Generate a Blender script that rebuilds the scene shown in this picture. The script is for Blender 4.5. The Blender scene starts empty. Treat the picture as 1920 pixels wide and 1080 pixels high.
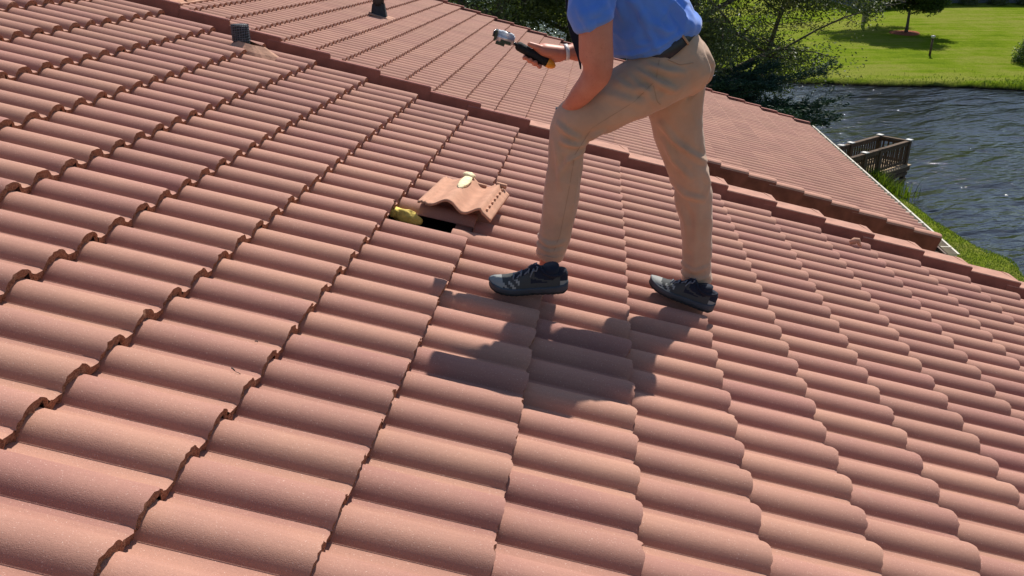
import bpy, math, random
import numpy as np
from mathutils import Vector, Matrix, noise as mnoise

random.seed(7)
RNG = np.random.default_rng(11)
scene = bpy.context.scene
COL = scene.collection

# ------------------------------------------------------------------ camera
HC = 7.5                                   # camera height above the lake
FPX = 1521.58                              # focal length for a 1920 px wide picture
PIT = math.radians(22.9907)
cam = bpy.data.cameras.new('camera')
cam.sensor_width = 36.0
cam.lens = FPX / 1920 * 36.0
cam.clip_end = 2000
cam.clip_start = 0.05
cam_o = bpy.data.objects.new('camera', cam)
COL.objects.link(cam_o)
cam_o.location = (0, 0, HC)
cam_o.rotation_euler = (math.pi / 2 - PIT, 0, 0)
scene.camera = cam_o

# ------------------------------------------------------------------ sky, sun, exposure
SUN_AZ, SUN_EL = 21.0, 53.0                # azimuth measured from +Y towards +X
world = bpy.data.worlds.new('World')
scene.world = world
world.use_nodes = True
wn = world.node_tree
wn.nodes.clear()
sky = wn.nodes.new('ShaderNodeTexSky')
sky.sky_type = 'NISHITA'
sky.sun_disc = False
sky.sun_elevation = math.radians(SUN_EL)
sky.sun_rotation = math.radians(SUN_AZ)
sky.air_density = 1.0
sky.dust_density = 0.6
bg = wn.nodes.new('ShaderNodeBackground')
bg.inputs['Strength'].default_value = 0.094
wo = wn.nodes.new('ShaderNodeOutputWorld')
wn.links.new(sky.outputs[0], bg.inputs[0])
wn.links.new(bg.outputs[0], wo.inputs[0])
sl = bpy.data.lights.new('sun', 'SUN')
sl.energy = 5.0
sl.angle = math.radians(0.53)
sl.color = (1.0, 0.95, 0.87)
so = bpy.data.objects.new('sun', sl)
COL.objects.link(so)
az, el = math.radians(SUN_AZ), math.radians(SUN_EL)
SUND = Vector((math.sin(az) * math.cos(el), math.cos(az) * math.cos(el), math.sin(el)))
so.rotation_euler = SUND.to_track_quat('Z', 'Y').to_euler()
so.location = (0, 0, 30)
scene.view_settings.view_transform = 'Standard'
scene.view_settings.look = 'None'
scene.view_settings.exposure = 0.27
scene.view_settings.gamma = 1
scene.view_settings.use_curve_mapping = False

# ------------------------------------------------------------------ frames of reference
CP = np.array([0, 0, HC], float)
FW = np.array([0, math.cos(PIT), -math.sin(PIT)])
UP = np.array([0, math.sin(PIT), math.cos(PIT)])
RT = np.array([1.0, 0, 0])


def ray(x, y):
    return FW + RT * (x - 960) / FPX + UP * (540 - y) / FPX


def atY(x, y, Y):
    """point at distance Y (world y) seen at photo pixel x, y"""
    d = ray(x, y)
    return CP + d * Y / d[1]


def proj(P):
    q = np.asarray(P, float) - CP
    z = q @ FW
    return 960 + FPX * (q @ RT) / z, 540 - FPX * (q @ UP) / z, z


PSI, BET = math.radians(6.1062), math.radians(17.1403)
V = np.array([math.sin(PSI), math.cos(PSI), 0])                      # along the courses, away
U = np.array([math.cos(PSI) * math.cos(BET), -math.sin(PSI) * math.cos(BET), -math.sin(BET)])  # down the slope
N = np.cross(U, V)
RF = Matrix(((U[0], V[0], N[0]), (U[1], V[1], N[1]), (U[2], V[2], N[2]))).to_4x4()
O1 = np.array([-2.25178631, 5.39612176, HC - 0.42053137])            # near roof lattice origin
O2 = CP + ray(980, 232) * 8.73                                      # far roof lattice origin
PT, EX, TH = 0.1524, 0.343, 0.033                                   # rib pitch, exposure, butt height


def rp(O, u, v, n=0.0):
    return O + U * u + V * v + N * n


def onplane(x, y, O, n=0.0):
    d = ray(x, y)
    Q = O + N * n
    return CP + d * (N @ (Q - CP)) / (N @ d)


# ------------------------------------------------------------------ materials
MATS = {}


class NT:
    def __init__(s, name):
        s.m = bpy.data.materials.new(name)
        s.m.use_nodes = True
        s.t = s.m.node_tree
        s.b = s.t.nodes['Principled BSDF']
        MATS[name] = s.m

    def n(s, typ, **kw):
        q = s.t.nodes.new(typ)
        for k, v in kw.items():
            if k in q.inputs:
                q.inputs[k].default_value = v
            else:
                setattr(q, k, v)
        return q

    def l(s, a, b):
        s.t.links.new(a, b)

    def noise(s, vec, scale, detail=3, rough=0.55, dist=0.0):
        q = s.n('ShaderNodeTexNoise')
        q.inputs['Scale'].default_value = scale
        q.inputs['Detail'].default_value = detail
        q.inputs['Roughness'].default_value = rough
        q.inputs['Distortion'].default_value = dist
        if vec is not None:
            s.l(vec, q.inputs['Vector'])
        return q.outputs['Fac']

    def ramp(s, fac, stops):
        q = s.n('ShaderNodeValToRGB')
        e = q.color_ramp.elements
        while len(e) < len(stops):
            e.new(0.5)
        for k, (p, c) in enumerate(stops):
            e[k].position = p
            e[k].color = (*c, 1) if len(c) == 3 else c
        s.l(fac, q.inputs['Fac'])
        return q.outputs['Color']

    def mix(s, fac, a, b, mode='MIX'):
        q = s.n('ShaderNodeMix')
        q.data_type = 'RGBA'
        q.blend_type = mode
        for k, v in ((0, fac), (6, a), (7, b)):
            if hasattr(v, 'type') or hasattr(v, 'is_output'):
                s.l(v, q.inputs[k])
            elif k == 0:
                q.inputs[0].default_value = v
            else:
                q.inputs[k].default_value = (*v, 1)
        return q.outputs[2]

    def math(s, op, a, b=None, clamp=False):
        q = s.n('ShaderNodeMath')
        q.operation = op
        q.use_clamp = clamp
        for k, v in ((0, a), (1, b)):
            if v is None:
                continue
            if hasattr(v, 'is_output'):
                s.l(v, q.inputs[k])
            else:
                q.inputs[k].default_value = v
        return q.outputs[0]

    def bump(s, h, strength=0.3, dist=0.01, prev=None):
        q = s.n('ShaderNodeBump')
        q.inputs['Strength'].default_value = strength
        q.inputs['Distance'].default_value = dist
        s.l(h, q.inputs['Height'])
        if prev is not None:
            s.l(prev, q.inputs['Normal'])
        s.l(q.outputs[0], s.b.inputs['Normal'])
        return q.outputs[0]

    def obj(s):
        return s.n('ShaderNodeTexCoord').outputs['Object']

    def pos(s):
        return s.n('ShaderNodeNewGeometry').outputs['Position']

    def col(s, c):
        if hasattr(c, 'is_output'):
            s.l(c, s.b.inputs['Base Color'])
        else:
            s.b.inputs['Base Color'].default_value = (*c, 1)

    def set(s, rough=0.6, spec=0.5, metal=0.0):
        s.b.inputs['Roughness'].default_value = rough
        s.b.inputs['Specular IOR Level'].default_value = spec
        s.b.inputs['Metallic'].default_value = metal


def simple(name, c, rough=0.6, spec=0.5, metal=0.0, nscale=0, namp=0.25, bump=0.0, bscale=None):
    t = NT(name)
    if nscale:
        f = t.noise(t.obj(), nscale, 4)
        lo = tuple(x * (1 - namp) for x in c)
        hi = tuple(min(1, x * (1 + namp)) for x in c)
        t.col(t.ramp(f, [(0.3, lo), (0.7, hi)]))
        if bump:
            t.bump(t.noise(t.obj(), bscale or nscale * 3, 3), bump, 0.004)
    else:
        t.col(c)
    t.set(rough, spec, metal)
    return t.m


def tile_material(name, tan, pink, gain=1.0, fine=1.0):
    t = NT(name)
    P = t.pos()
    uv = t.n('ShaderNodeUVMap')
    uv.uv_map = 'UVMap'
    sx = t.n('ShaderNodeSeparateXYZ')
    t.l(uv.outputs[0], sx.inputs[0])
    at = t.n('ShaderNodeAttribute')
    at.attribute_name = 'rnd'
    oi = t.n('ShaderNodeObjectInfo')
    r = t.math('FRACT', t.math('ADD', at.outputs['Fac'], oi.outputs['Random']))
    # flashing of the pigment: one barrel of each tile is pinker; plus cloudy blotches
    bar = t.math('SMOOTHSTEP' if False else 'LESS_THAN', sx.outputs[1], 1.12)
    blot = t.noise(P, 5.0, 3, 0.6)
    k = t.math('ADD', t.math('MULTIPLY', bar, 0.36), t.math('MULTIPLY', t.math('SUBTRACT', blot, 0.5), 1.2))
    k = t.math('ADD', k, t.math('MULTIPLY', t.math('SUBTRACT', r, 0.5), 0.55))
    k = t.math('ADD', k, 0.3, True)
    base = t.mix(k, tan, pink)
    # value change per tile
    v = t.math('ADD', 0.93, t.math('MULTIPLY', t.math('FRACT', t.math('MULTIPLY', r, 7.31)), 0.13))
    dirt = t.noise(P, 1.3, 4, 0.6)
    v = t.math('MULTIPLY', v, t.math('ADD', 0.86, t.math('MULTIPLY', dirt, 0.26)))
    # long streaks along the barrels
    mp = t.n('ShaderNodeMapping')
    mp.inputs['Scale'].default_value = (1.2, 9, 1)
    t.l(uv.outputs[0], mp.inputs[0])
    st = t.noise(mp.outputs[0], 2.2, 4, 0.6)
    v = t.math('MULTIPLY', v, t.math('ADD', 0.91, t.math('MULTIPLY', st, 0.18)))
    # sand grains
    g1 = t.noise(P, 420, 2, 0.7)
    g2 = t.noise(P, 900, 2, 0.6)
    v = t.math('MULTIPLY', v, t.math('ADD', 0.66, t.math('MULTIPLY', t.math('ADD', g1, t.math('MULTIPLY', t.noise(P, 150, 3, 0.75), 0.7)), 0.4 * fine if fine == 1.0 else 0.36)))
    sp = t.math('GREATER_THAN', t.noise(P, 300, 1, 0.5), 0.71)
    sp2 = t.math('LESS_THAN', t.noise(P, 210, 1, 0.5), 0.235)
    cc = t.n('ShaderNodeCombineColor')
    for q in range(3):
        t.l(v, cc.inputs[q])
    c = t.mix(1.0, base, cc.outputs[0], 'MULTIPLY')
    c = t.mix(t.math('MULTIPLY', sp, 0.45), c, (0.70, 0.52, 0.44))
    c = t.mix(t.math('MULTIPLY', sp2, 0.35), c, (0.12, 0.06, 0.045))
    # pale lichen / scuffs
    lich = t.ramp(t.noise(P, 17, 5, 0.7), [(0.66, (0, 0, 0)), (0.74, (1, 1, 1))])
    c = t.mix(t.math('MULTIPLY', lich, 0.22), c, (0.42, 0.29, 0.22))
    t.col(c)
    t.set(0.82, 0.28)
    b = t.bump(g1, 0.45 * fine, 0.002)
    t.bump(t.noise(P, 60, 3), 0.18, 0.002, b)
    return t.m


M_TILE = tile_material('tile_slurry', (0.418, 0.218, 0.154), (0.338, 0.160, 0.127))
M_TILEF = tile_material('tile_slurry_far', (0.42, 0.221, 0.158), (0.36, 0.175, 0.134), fine=0.6)


def butt_material():
    t = NT('tile_raw_edge')
    P = t.pos()
    c = t.ramp(t.noise(P, 190, 4, 0.7), [(0.28, (0.10, 0.040, 0.026)), (0.48, (0.30, 0.135, 0.085)), (0.72, (0.48, 0.27, 0.17))])
    t.col(c)
    t.set(0.95, 0.15)
    t.bump(t.noise(P, 150, 4, 0.75), 0.9, 0.006)
    return t.m


M_BUTT = butt_material()
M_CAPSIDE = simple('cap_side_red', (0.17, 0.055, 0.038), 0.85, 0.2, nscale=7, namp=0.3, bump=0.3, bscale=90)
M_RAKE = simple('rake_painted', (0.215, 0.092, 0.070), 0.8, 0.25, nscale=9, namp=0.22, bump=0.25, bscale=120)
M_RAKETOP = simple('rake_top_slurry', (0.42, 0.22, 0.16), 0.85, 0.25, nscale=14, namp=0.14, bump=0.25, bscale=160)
M_RAKEOLD = simple('rake_weathered', (0.30, 0.125, 0.10), 0.85, 0.25, nscale=9, namp=0.22, bump=0.25, bscale=120)
M_FELT = simple('roofing_felt', (0.012, 0.011, 0.011), 0.95, 0.1, nscale=20, namp=0.4)
M_STUCCO = simple('stucco_wall', (0.55, 0.47, 0.37), 0.9, 0.2, nscale=6, namp=0.08, bump=0.4, bscale=60)
M_WOODTRIM = simple('fascia_brown', (0.10, 0.06, 0.045), 0.7, 0.3, nscale=8, namp=0.2)
M_GUTTER = simple('gutter_cream', (0.50, 0.45, 0.36), 0.45, 0.5, nscale=4, namp=0.12)
M_FOAM = simple('foam_yellow', (0.80, 0.58, 0.13), 0.75, 0.4, nscale=45, namp=0.3, bump=0.8, bscale=70)
M_FOAMP = simple('foam_pale', (0.78, 0.66, 0.40), 0.75, 0.4, nscale=60, namp=0.2, bump=0.8, bscale=90)
M_CLAY = simple('tile_underside', (0.50, 0.265, 0.175), 0.85, 0.25, nscale=22, namp=0.13, bump=0.35, bscale=180)
M_BLACKP = simple('pipe_black', (0.02, 0.021, 0.024), 0.6, 0.4, nscale=30, namp=0.4)
M_LEADP = simple('pipe_mesh_grey', (0.10, 0.11, 0.13), 0.6, 0.4, nscale=60, namp=0.5)
M_MORTAR = simple('mortar_tan', (0.46, 0.26, 0.18), 0.9, 0.2, nscale=20, namp=0.2, bump=0.5, bscale=80)


# ------------------------------------------------------------------ object helpers
def tag(o, label=None, cat=None, group=None, kind=None):
    if label:
        o['label'] = label
    if cat:
        o['category'] = cat
    if group:
        o['group'] = group
    if kind:
        o['kind'] = kind
    return o


def empty(name, loc, label=None, cat=None, group=None):
    o = bpy.data.objects.new(name, None)
    o.empty_display_size = 0.2
    COL.objects.link(o)
    o.location = Vector(loc)
    return tag(o, label, cat, group)


def link(name, me, parent=None, world=None):
    """world = world matrix of the object"""
    o = bpy.data.objects.new(name, me)
    COL.objects.link(o)
    w = world if world is not None else Matrix.Identity(4)
    if parent is not None:
        o.parent = parent
        pm = Matrix.Identity(4)
        par = parent
        while par is not None:
            pm = par.matrix_basis @ pm
            par = par.parent
        o.matrix_basis = pm.inverted() @ w
    else:
        o.matrix_basis = w
    return o


class MB:
    def __init__(s):
        s.v, s.f, s.m = [], [], []
        s.cur = 0

    def add(s, vs, fs):
        b = len(s.v)
        s.v += [tuple(map(float, q)) for q in vs]
        for f in fs:
            s.f.append(tuple(b + i for i in f))
            s.m.append(s.cur)
        return b

    def box(s, c, size, R=None):
        c = np.asarray(c, float)
        h = np.asarray(size, float) / 2
        vs = []
        for i in (-1, 1):
            for j in (-1, 1):
                for k in (-1, 1):
                    q = np.array([i, j, k]) * h
                    if R is not None:
                        q = R @ q
                    vs.append(c + q)
        s.add(vs, [(0, 1, 3, 2), (4, 6, 7, 5), (0, 4, 5, 1), (2, 3, 7, 6), (0, 2, 6, 4), (1, 5, 7, 3)])

    def bar(s, a, b, w, h, upv=(0, 0, 1)):
        a, b = np.asarray(a, float), np.asarray(b, float)
        d = b - a
        L = np.linalg.norm(d)
        x = d / L
        z = np.asarray(upv, float)
        z = z - x * (z @ x)
        z /= np.linalg.norm(z)
        y = np.cross(z, x)
        s.box((a + b) / 2, (L, w, h), np.stack([x, y, z], 1))

    def tube(s, pts, rad, seg=8, cap=True, flat=None):
        pts = [np.asarray(p, float) for p in pts]
        n = len(pts)
        rad = [rad] * n if np.isscalar(rad) else rad
        prev = None
        rings = []
        for i in range(n):
            d = pts[min(i + 1, n - 1)] - pts[max(i - 1, 0)]
            d = d / (np.linalg.norm(d) + 1e-9)
            if prev is None:
                a = np.array([0, 0, 1.0]) if abs(d[2]) < 0.9 else np.array([1.0, 0, 0])
            else:
                a = prev
            x = a - d * (a @ d)
            x /= np.linalg.norm(x) + 1e-9
            prev = x
            y = np.cross(d, x)
            rings.append([pts[i] + rad[i] * (math.cos(t) * x + math.sin(t) * y) for t in np.linspace(0, 2 * math.pi, seg, endpoint=False)])
        vs = [p for r in rings for p in r]
        fs = []
        for i in range(n - 1):
            for k in range(seg):
                fs.append((i * seg + k, i * seg + (k + 1) % seg, (i + 1) * seg + (k + 1) % seg, (i + 1) * seg + k))
        if cap:
            fs.append(tuple(range(seg))[::-1])
            fs.append(tuple((n - 1) * seg + k for k in range(seg)))
        s.add(vs, fs)

    def mesh(s, name, mats, smooth=False):
        me = bpy.data.meshes.new(name)
        me.from_pydata(s.v, [], s.f)
        for m in (mats if isinstance(mats, (list, tuple)) else [mats]):
            me.materials.append(m)
        me.polygons.foreach_set('material_index', s.m)
        if smooth:
            me.polygons.foreach_set('use_smooth', [True] * len(s.f))
        me.update()
        return me

    def build(s, name, mats, parent=None, smooth=False, world=None):
        return link(name, s.mesh(name, mats, smooth), parent, world)


def np_mesh(name, verts, faces, mats, smooth=False, midx=None):
    """fast mesh from arrays, faces (n,k) all with k corners"""
    verts = np.asarray(verts, np.float32)
    faces = np.asarray(faces, np.int32)
    me = bpy.data.meshes.new(name)
    nf, k = faces.shape
    me.vertices.add(len(verts))
    me.vertices.foreach_set('co', verts.ravel())
    me.loops.add(nf * k)
    me.loops.foreach_set('vertex_index', faces.ravel())
    me.polygons.add(nf)
    me.polygons.foreach_set('loop_start', np.arange(nf, dtype=np.int32) * k)
    if smooth:
        me.polygons.foreach_set('use_smooth', np.ones(nf, bool))
    for m in (mats if isinstance(mats, (list, tuple)) else [mats]):
        me.materials.append(m)
    if midx is not None:
        me.polygons.foreach_set('material_index', np.asarray(midx, np.int32))
    me.update(calc_edges=True)
    me.validate()
    return me


# ================================================================== TERRAIN AND LAKE
LAKE = np.array([(13.6, 8), (12.6, 14), (12.45, 18.3), (12.25, 24.5), (11.4, 30), (8, 36), (-2, 42), (-25, 50), (-60, 70), (-60, 150),
                 (-12, 150), (1.5, 118), (5, 82), (10.5, 58), (16.6, 47.8), (28.4, 45.9), (45, 44.5), (80, 41), (80, -30), (30, -30), (15, 0)], float)


def sdist(x, y):
    """signed distance to the lake edge, negative in the lake"""
    x, y = np.asarray(x, float), np.asarray(y, float)
    best = np.full(x.shape, 1e9)
    inside = np.zeros(x.shape, bool)
    n = len(LAKE)
    for i in range(n):
        ax, ay = LAKE[i]
        bx, by = LAKE[(i + 1) % n]
        dx, dy = bx - ax, by - ay
        t = np.clip(((x - ax) * dx + (y - ay) * dy) / (dx * dx + dy * dy), 0, 1)
        best = np.minimum(best, np.hypot(x - ax - t * dx, y - ay - t * dy))
        c = ((ay > y) != (by > y)) & (x < (bx - ax) * (y - ay) / ((by - ay) if by != ay else 1e-9) + ax)
        inside ^= c
    return np.where(inside, -best, best)


def gheight(x, y):
    x, y = np.asarray(x, float), np.asarray(y, float)
    d = sdist(x, y)
    wob = 0.25 * np.sin(x * 0.9 + 1.3 * np.sin(y * 0.7)) + 0.18 * np.sin(y * 1.7 + x * 0.6) + 0.1 * np.sin(x * 3.1 - y * 2.3)
    d = d + wob * np.exp(-np.abs(d) / 3)
    far = 1 / (1 + np.exp(-(y - 45 + np.maximum(0, 15 - x) * 0.3) / 2))
    bank = np.clip(d * 1.6, -1.2, 0.28)
    rise = np.clip(d, 0, 60) * (0.085 * far + 0.03 * (1 - far) * (d < 6)) + (1 - far) * 0.18 * (d >= 6)
    z = bank + rise + 0.05 * np.sin(x * 0.35) * np.sin(y * 0.29) * np.clip(d / 4, 0, 1)
    return z


def ground_hit(px, py):
    d = ray(px, py)
    ts = np.linspace(5, 250, 4000)
    P = CP[None] + d[None] * ts[:, None]
    h = gheight(P[:, 0], P[:, 1])
    i = np.argmax(P[:, 2] < h)
    return np.array([P[i, 0], P[i, 1], h[i]])


def axis(segs):
    out = []
    for a, b, st in segs:
        out += list(np.arange(a, b, st))
    return np.array(out + [segs[-1][1]])


gx = axis([(-400, -60, 40), (-60, 0, 3), (0, 8, 1.0), (8, 18, 0.25), (18, 60, 0.6), (60, 100, 4), (100, 600, 50)])
gy = axis([(-60, 8, 4), (8, 34, 0.25), (34, 42, 1), (42, 52, 0.2), (52, 120, 1.2), (120, 200, 8), (200, 1200, 100)])
GX, GY = np.meshgrid(gx, gy)
GZ = gheight(GX, GY)
nx, ny = len(gx), len(gy)
ii = np.arange(nx * ny).reshape(ny, nx)
gf = np.stack([ii[:-1, :-1].ravel(), ii[:-1, 1:].ravel(), ii[1:, 1:].ravel(), ii[1:, :-1].ravel()], 1)


def lawn_material():
    t = NT('lawn_grass')
    P = t.pos()
    big = t.noise(P, 0.16, 4, 0.6)
    mid = t.noise(P, 1.1, 5, 0.7)
    mp = t.n('ShaderNodeMapping')
    mp.inputs['Scale'].default_value = (0.12, 1.6, 1)
    mp.inputs['Rotation'].default_value = (0, 0, 0.06)
    t.l(P, mp.inputs[0])
    stripe = t.noise(mp.outputs[0], 1.0, 3, 0.6)
    f = t.math('ADD', t.math('MULTIPLY', big, 0.62), t.math('MULTIPLY', mid, 0.36))
    f = t.math('ADD', f, t.math('MULTIPLY', stripe, 0.45))
    c = t.ramp(f, [(0.40, (0.055, 0.098, 0.010)), (0.54, (0.098, 0.152, 0.012)), (0.66, (0.150, 0.205, 0.016)), (0.80, (0.21, 0.225, 0.045))])
    fine = t.noise(P, 9, 5, 0.8)
    c = t.mix(0.6, c, t.ramp(fine, [(0.3, (0.45, 0.5, 0.4)), (0.7, (1.25, 1.25, 1.1))]), 'MULTIPLY')
    # bare earth at the waterline
    sz = t.n('ShaderNodeSeparateXYZ')
    t.l(P, sz.inputs[0])
    edge = t.ramp(t.math('ADD', sz.outputs[2], t.math('MULTIPLY', t.math('SUBTRACT', mid, 0.5), 0.25)), [(0.05, (1, 1, 1)), (0.2, (0, 0, 0))])
    c = t.mix(edge, c, (0.022, 0.018, 0.011))
    t.col(c)
    t.set(1.0, 0.0)
    t.bump(t.noise(P, 14, 5, 0.8), 0.8, 0.08)
    return t.m


M_LAWN = lawn_material()
gme = np_mesh('ground', np.stack([GX.ravel(), GY.ravel(), GZ.ravel()], 1), gf, M_LAWN, True)
tag(link('ground', gme), 'bright green mown lawn around the lake', None, None, 'structure')


def water_material():
    t = NT('lake_water')
    P = t.pos()
    t.col((0.010, 0.012, 0.016))
    t.set(0.06, 0.5)
    t.b.inputs['IOR'].default_value = 1.33
    mp = t.n('ShaderNodeMapping')
    mp.vector_type = 'TEXTURE'
    mp.inputs['Rotation'].default_value = (0, 0, math.radians(36))
    mp.inputs['Scale'].default_value = (2.2, 0.75, 1)
    t.l(P, mp.inputs[0])
    w1 = t.noise(mp.outputs[0], 0.85, 2, 0.4, 0.5)
    mp2 = t.n('ShaderNodeMapping')
    mp2.vector_type = 'TEXTURE'
    mp2.inputs['Rotation'].default_value = (0, 0, math.radians(22))
    mp2.inputs['Scale'].default_value = (1.5, 0.7, 1)
    t.l(P, mp2.inputs[0])
    w2 = t.noise(mp2.outputs[0], 2.6, 2, 0.5, 0.3)
    w3 = t.noise(P, 22, 2, 0.6)
    w0 = t.noise(mp.outputs[0], 0.75, 2, 0.5, 0.6)
    calm = t.ramp(t.noise(P, 0.16, 3, 0.6), [(0.35, (0.6, 0.6, 0.6)), (0.62, (1, 1, 1))])
    h = t.math('ADD', t.math('MULTIPLY', w1, 1.0), t.math('MULTIPLY', w2, 0.30))
    h = t.math('ADD', h, t.math('MULTIPLY', w3, 0.030))
    h = t.math('ADD', h, t.math('MULTIPLY', w0, 0.15))
    h = t.math('MULTIPLY', h, calm)
    t.bump(h, 1.0, 0.42)
    return t.m


M_WATER = water_material()
wm = MB()
wm.add([(-300, -60, 0), (300, -60, 0), (300, 400, 0), (-300, 400, 0)], [(0, 1, 2, 3)])
tag(wm.build('lake', M_WATER), 'rippled lake water with sun glints', None, None, 'structure')

# ================================================================== ROOF TILES
PROF = [(0.0, 0.0), (0.014, -0.0004), (0.06, -0.0006), (0.19, 0.0), (0.235, 0.0030), (0.265, 0.0038), (0.30, 0.0108), (0.35, 0.0203), (0.41, 0.0282), (0.48, 0.0338),
        (0.56, 0.0373), (0.64, 0.0386), (0.72, 0.0379), (0.79, 0.0350), (0.855, 0.0294), (0.91, 0.0214), (0.955, 0.0118), (0.988, 0.0030)]
PROFL = [(0.0, 0.0), (0.2, 0.0), (0.29, 0.008), (0.42, 0.0275), (0.62, 0.038), (0.80, 0.031), (0.92, 0.014), (0.985, 0.002)]
S0 = 0.28


def tile_profile(low=False):
    pr = PROFL if low else PROF
    pts = [(S0 - 0.01, 0.001)]
    for r in (0, 1, 2):
        for s, h in pr:
            q = s + r
            if S0 < q < 2 + S0 - 0.02:
                pts.append((q, h))
    pts.append((2 + S0 - 0.015, 0.004))
    return pts


def tile_arrays(seed, low=False, chip=0.0):
    """verts, faces, material index, uv; x: butt at 0 running upslope to -0.42; y: -s*pitch"""
    rr = np.random.default_rng(seed)
    pr = tile_profile(low)
    n = len(pr)
    rows = []
    jit = rr.normal(0, 0.0016, n)
    jb = rr.normal(0, 0.0034, n)
    jm = rr.normal(0, 0.0028, n)
    if chip > 0:
        c0 = rr.uniform(0.4, 2.0)
        for k, (s, h) in enumerate(pr):
            g = math.exp(-((s - c0) / 0.09) ** 2)
            jit[k] -= chip * g
            jm[k] -= chip * 0.6 * g
    sl = TH / EX
    for kind in (('head', 'edge0', 'edge', 'mid', 'bot') if not low else ('head', 'edge', 'bot')):
        r = []
        for k, (s, h) in enumerate(pr):
            y = -s * PT
            th = TH + 0.001
            hole = 0.30 < s < 0.47
            if kind == 'head':
                x, z = -0.42, h - 0.42 * sl
            elif kind == 'edge0':
                x, z = -0.010 + jit[k], h - 0.010 * sl
            elif kind == 'edge':
                x, z = 0.0 + jit[k], h - (0.0028 if not low else 0)
            elif kind == 'mid':
                x, z = -0.001 + jm[k], h - (0.45 * th if not hole else 0.011)
            else:
                x, z = -0.003 + jb[k], h - (th if not (hole and not low) else 0.0135)
            r.append((x, y, z))
        rows.append(r)
    vs, fs, mi, uv = [], [], [], []
    R = len(rows)
    for r in rows:
        vs += r
    for a in range(R - 1):
        for k in range(n - 1):
            fs.append((a * n + k, (a + 1) * n + k, (a + 1) * n + k + 1, a * n + k + 1))
            mi.append(0 if (a < (2 if not low else 1)) else 1)
    # side lip at the near edge and at the far edge
    nb = len(vs)
    if not low:
        for e in (0, n - 1):
            for a in (0, 1):
                x, y, z = rows[a][e]
                vs.append((x, y, z - 0.016))
        fs.append((0, nb, nb + 1, n))
        fs.append((n - 1, 2 * n - 1, nb + 3, nb + 2))
        mi += [0, 0]
    vs = np.array(vs)
    u = vs[:, 0] + rr.uniform(0, 50)
    w = -vs[:, 1] / PT
    return vs, np.array(fs), np.array(mi), np.stack([u, w], 1)


def tile_mesh(name, arr, mats, rnd=0.0, smooth=True):
    vs, fs, mi, uv = arr
    me = np_mesh(name, vs, fs, mats, smooth, mi)
    ul = me.uv_layers.new(name='UVMap')
    li = np.empty(len(me.loops), np.int32)
    me.loops.foreach_get('vertex_index', li)
    ul.data.foreach_set('uv', uv[li].astype(np.float32).ravel())
    at = me.attributes.new('rnd', 'FLOAT', 'POINT')
    at.data.foreach_set('value', np.full(len(vs), rnd, np.float32) if np.isscalar(rnd) else np.asarray(rnd, np.float32))
    # crisp edge between the slurry top and the raw butt
    me.attributes.new('sharp_edge', 'BOOLEAN', 'EDGE')
    lookup = {}
    for p in me.polygons:
        for ek in p.edge_keys:
            lookup.setdefault(ek, set()).add(p.material_index)
    sharp = [len(lookup.get(tuple(sorted(e.vertices)), ())) > 1 for e in me.edges]
    me.attributes['sharp_edge'].data.foreach_set('value', sharp)
    return me


NEAR_M = [tile_mesh('roof_tile', tile_arrays(100 + k, chip=(0.0, 0.006, 0.0, 0.003, 0.0, 0.008)[k]), [M_TILE, M_BUTT]) for k in range(6)]
FAR_A = [tile_arrays(300 + k, low=True) for k in range(3)]
FAR_M = [tile_mesh('roof_tile', a, [M_TILEF, M_BUTT]) for a in FAR_A]


def area_in_view(P, su, sv):
    """rough pixel area of a patch centred on world point P; 0 when outside the frame"""
    x, y, z = proj(P)
    if z < 0.2:
        return 0
    n = 0
    for a in (-1, 0, 1):
        for b in (-1, 0, 1):
            X, Y, Z = proj(P + U * su * a / 2 + V * sv * b / 2)
            if Z > 0.1 and 0 <= X <= 1920 and 0 <= Y <= 1080:
                n += 1
    return n / 9 / z ** 3


def place_tiles(house, O, cells, meshes, arrs, mats, origin_fn, limit, jit):
    """cells: list of (i, m, visible area); the largest become parts, the rest one stuff part"""
    cells.sort(key=lambda c: -c[2])
    rest_v, rest_f, rest_m, rest_uv, rest_r = [], [], [], [], []
    off = 0
    for q, (i, m, a) in enumerate(cells):
        rr = random.Random(i * 131 + m * 17 + 5)
        P = origin_fn(i, m)
        P = P + U * rr.uniform(-1, 1) * jit * 1.2 + N * rr.uniform(0, 1) * jit * 0.6 + V * rr.uniform(-1, 1) * jit * 0.3
        W = Matrix.Translation(Vector(P)) @ RF @ Matrix.Rotation(rr.uniform(-1, 1) * jit * 1.6, 4, 'Z') @ Matrix.Rotation(rr.uniform(-1, 1) * jit * 1.5, 4, 'X')
        k = rr.randrange(len(meshes))
        if q < limit and a > 0:
            o = link('roof_tile', meshes[k], house, W)
        else:
            vs, fs, mi, uv = arrs[k]
            M = np.array(W)
            w = vs @ M[:3, :3].T + M[:3, 3] - np.array(house.location)
            rest_v.append(w)
            rest_f.append(fs + off)
            rest_m.append(mi)
            rest_uv.append(uv)
            rest_r.append(np.full(len(vs), rr.random()))
            off += len(vs)
    if rest_v:
        me = tile_mesh('roof_tile_rest', (np.concatenate(rest_v), np.concatenate(rest_f), np.concatenate(rest_m), np.concatenate(rest_uv)), mats, np.concatenate(rest_r))
        o = link('tile_field', me, house, Matrix.Translation(house.location))
        tag(o, kind='stuff')


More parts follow.
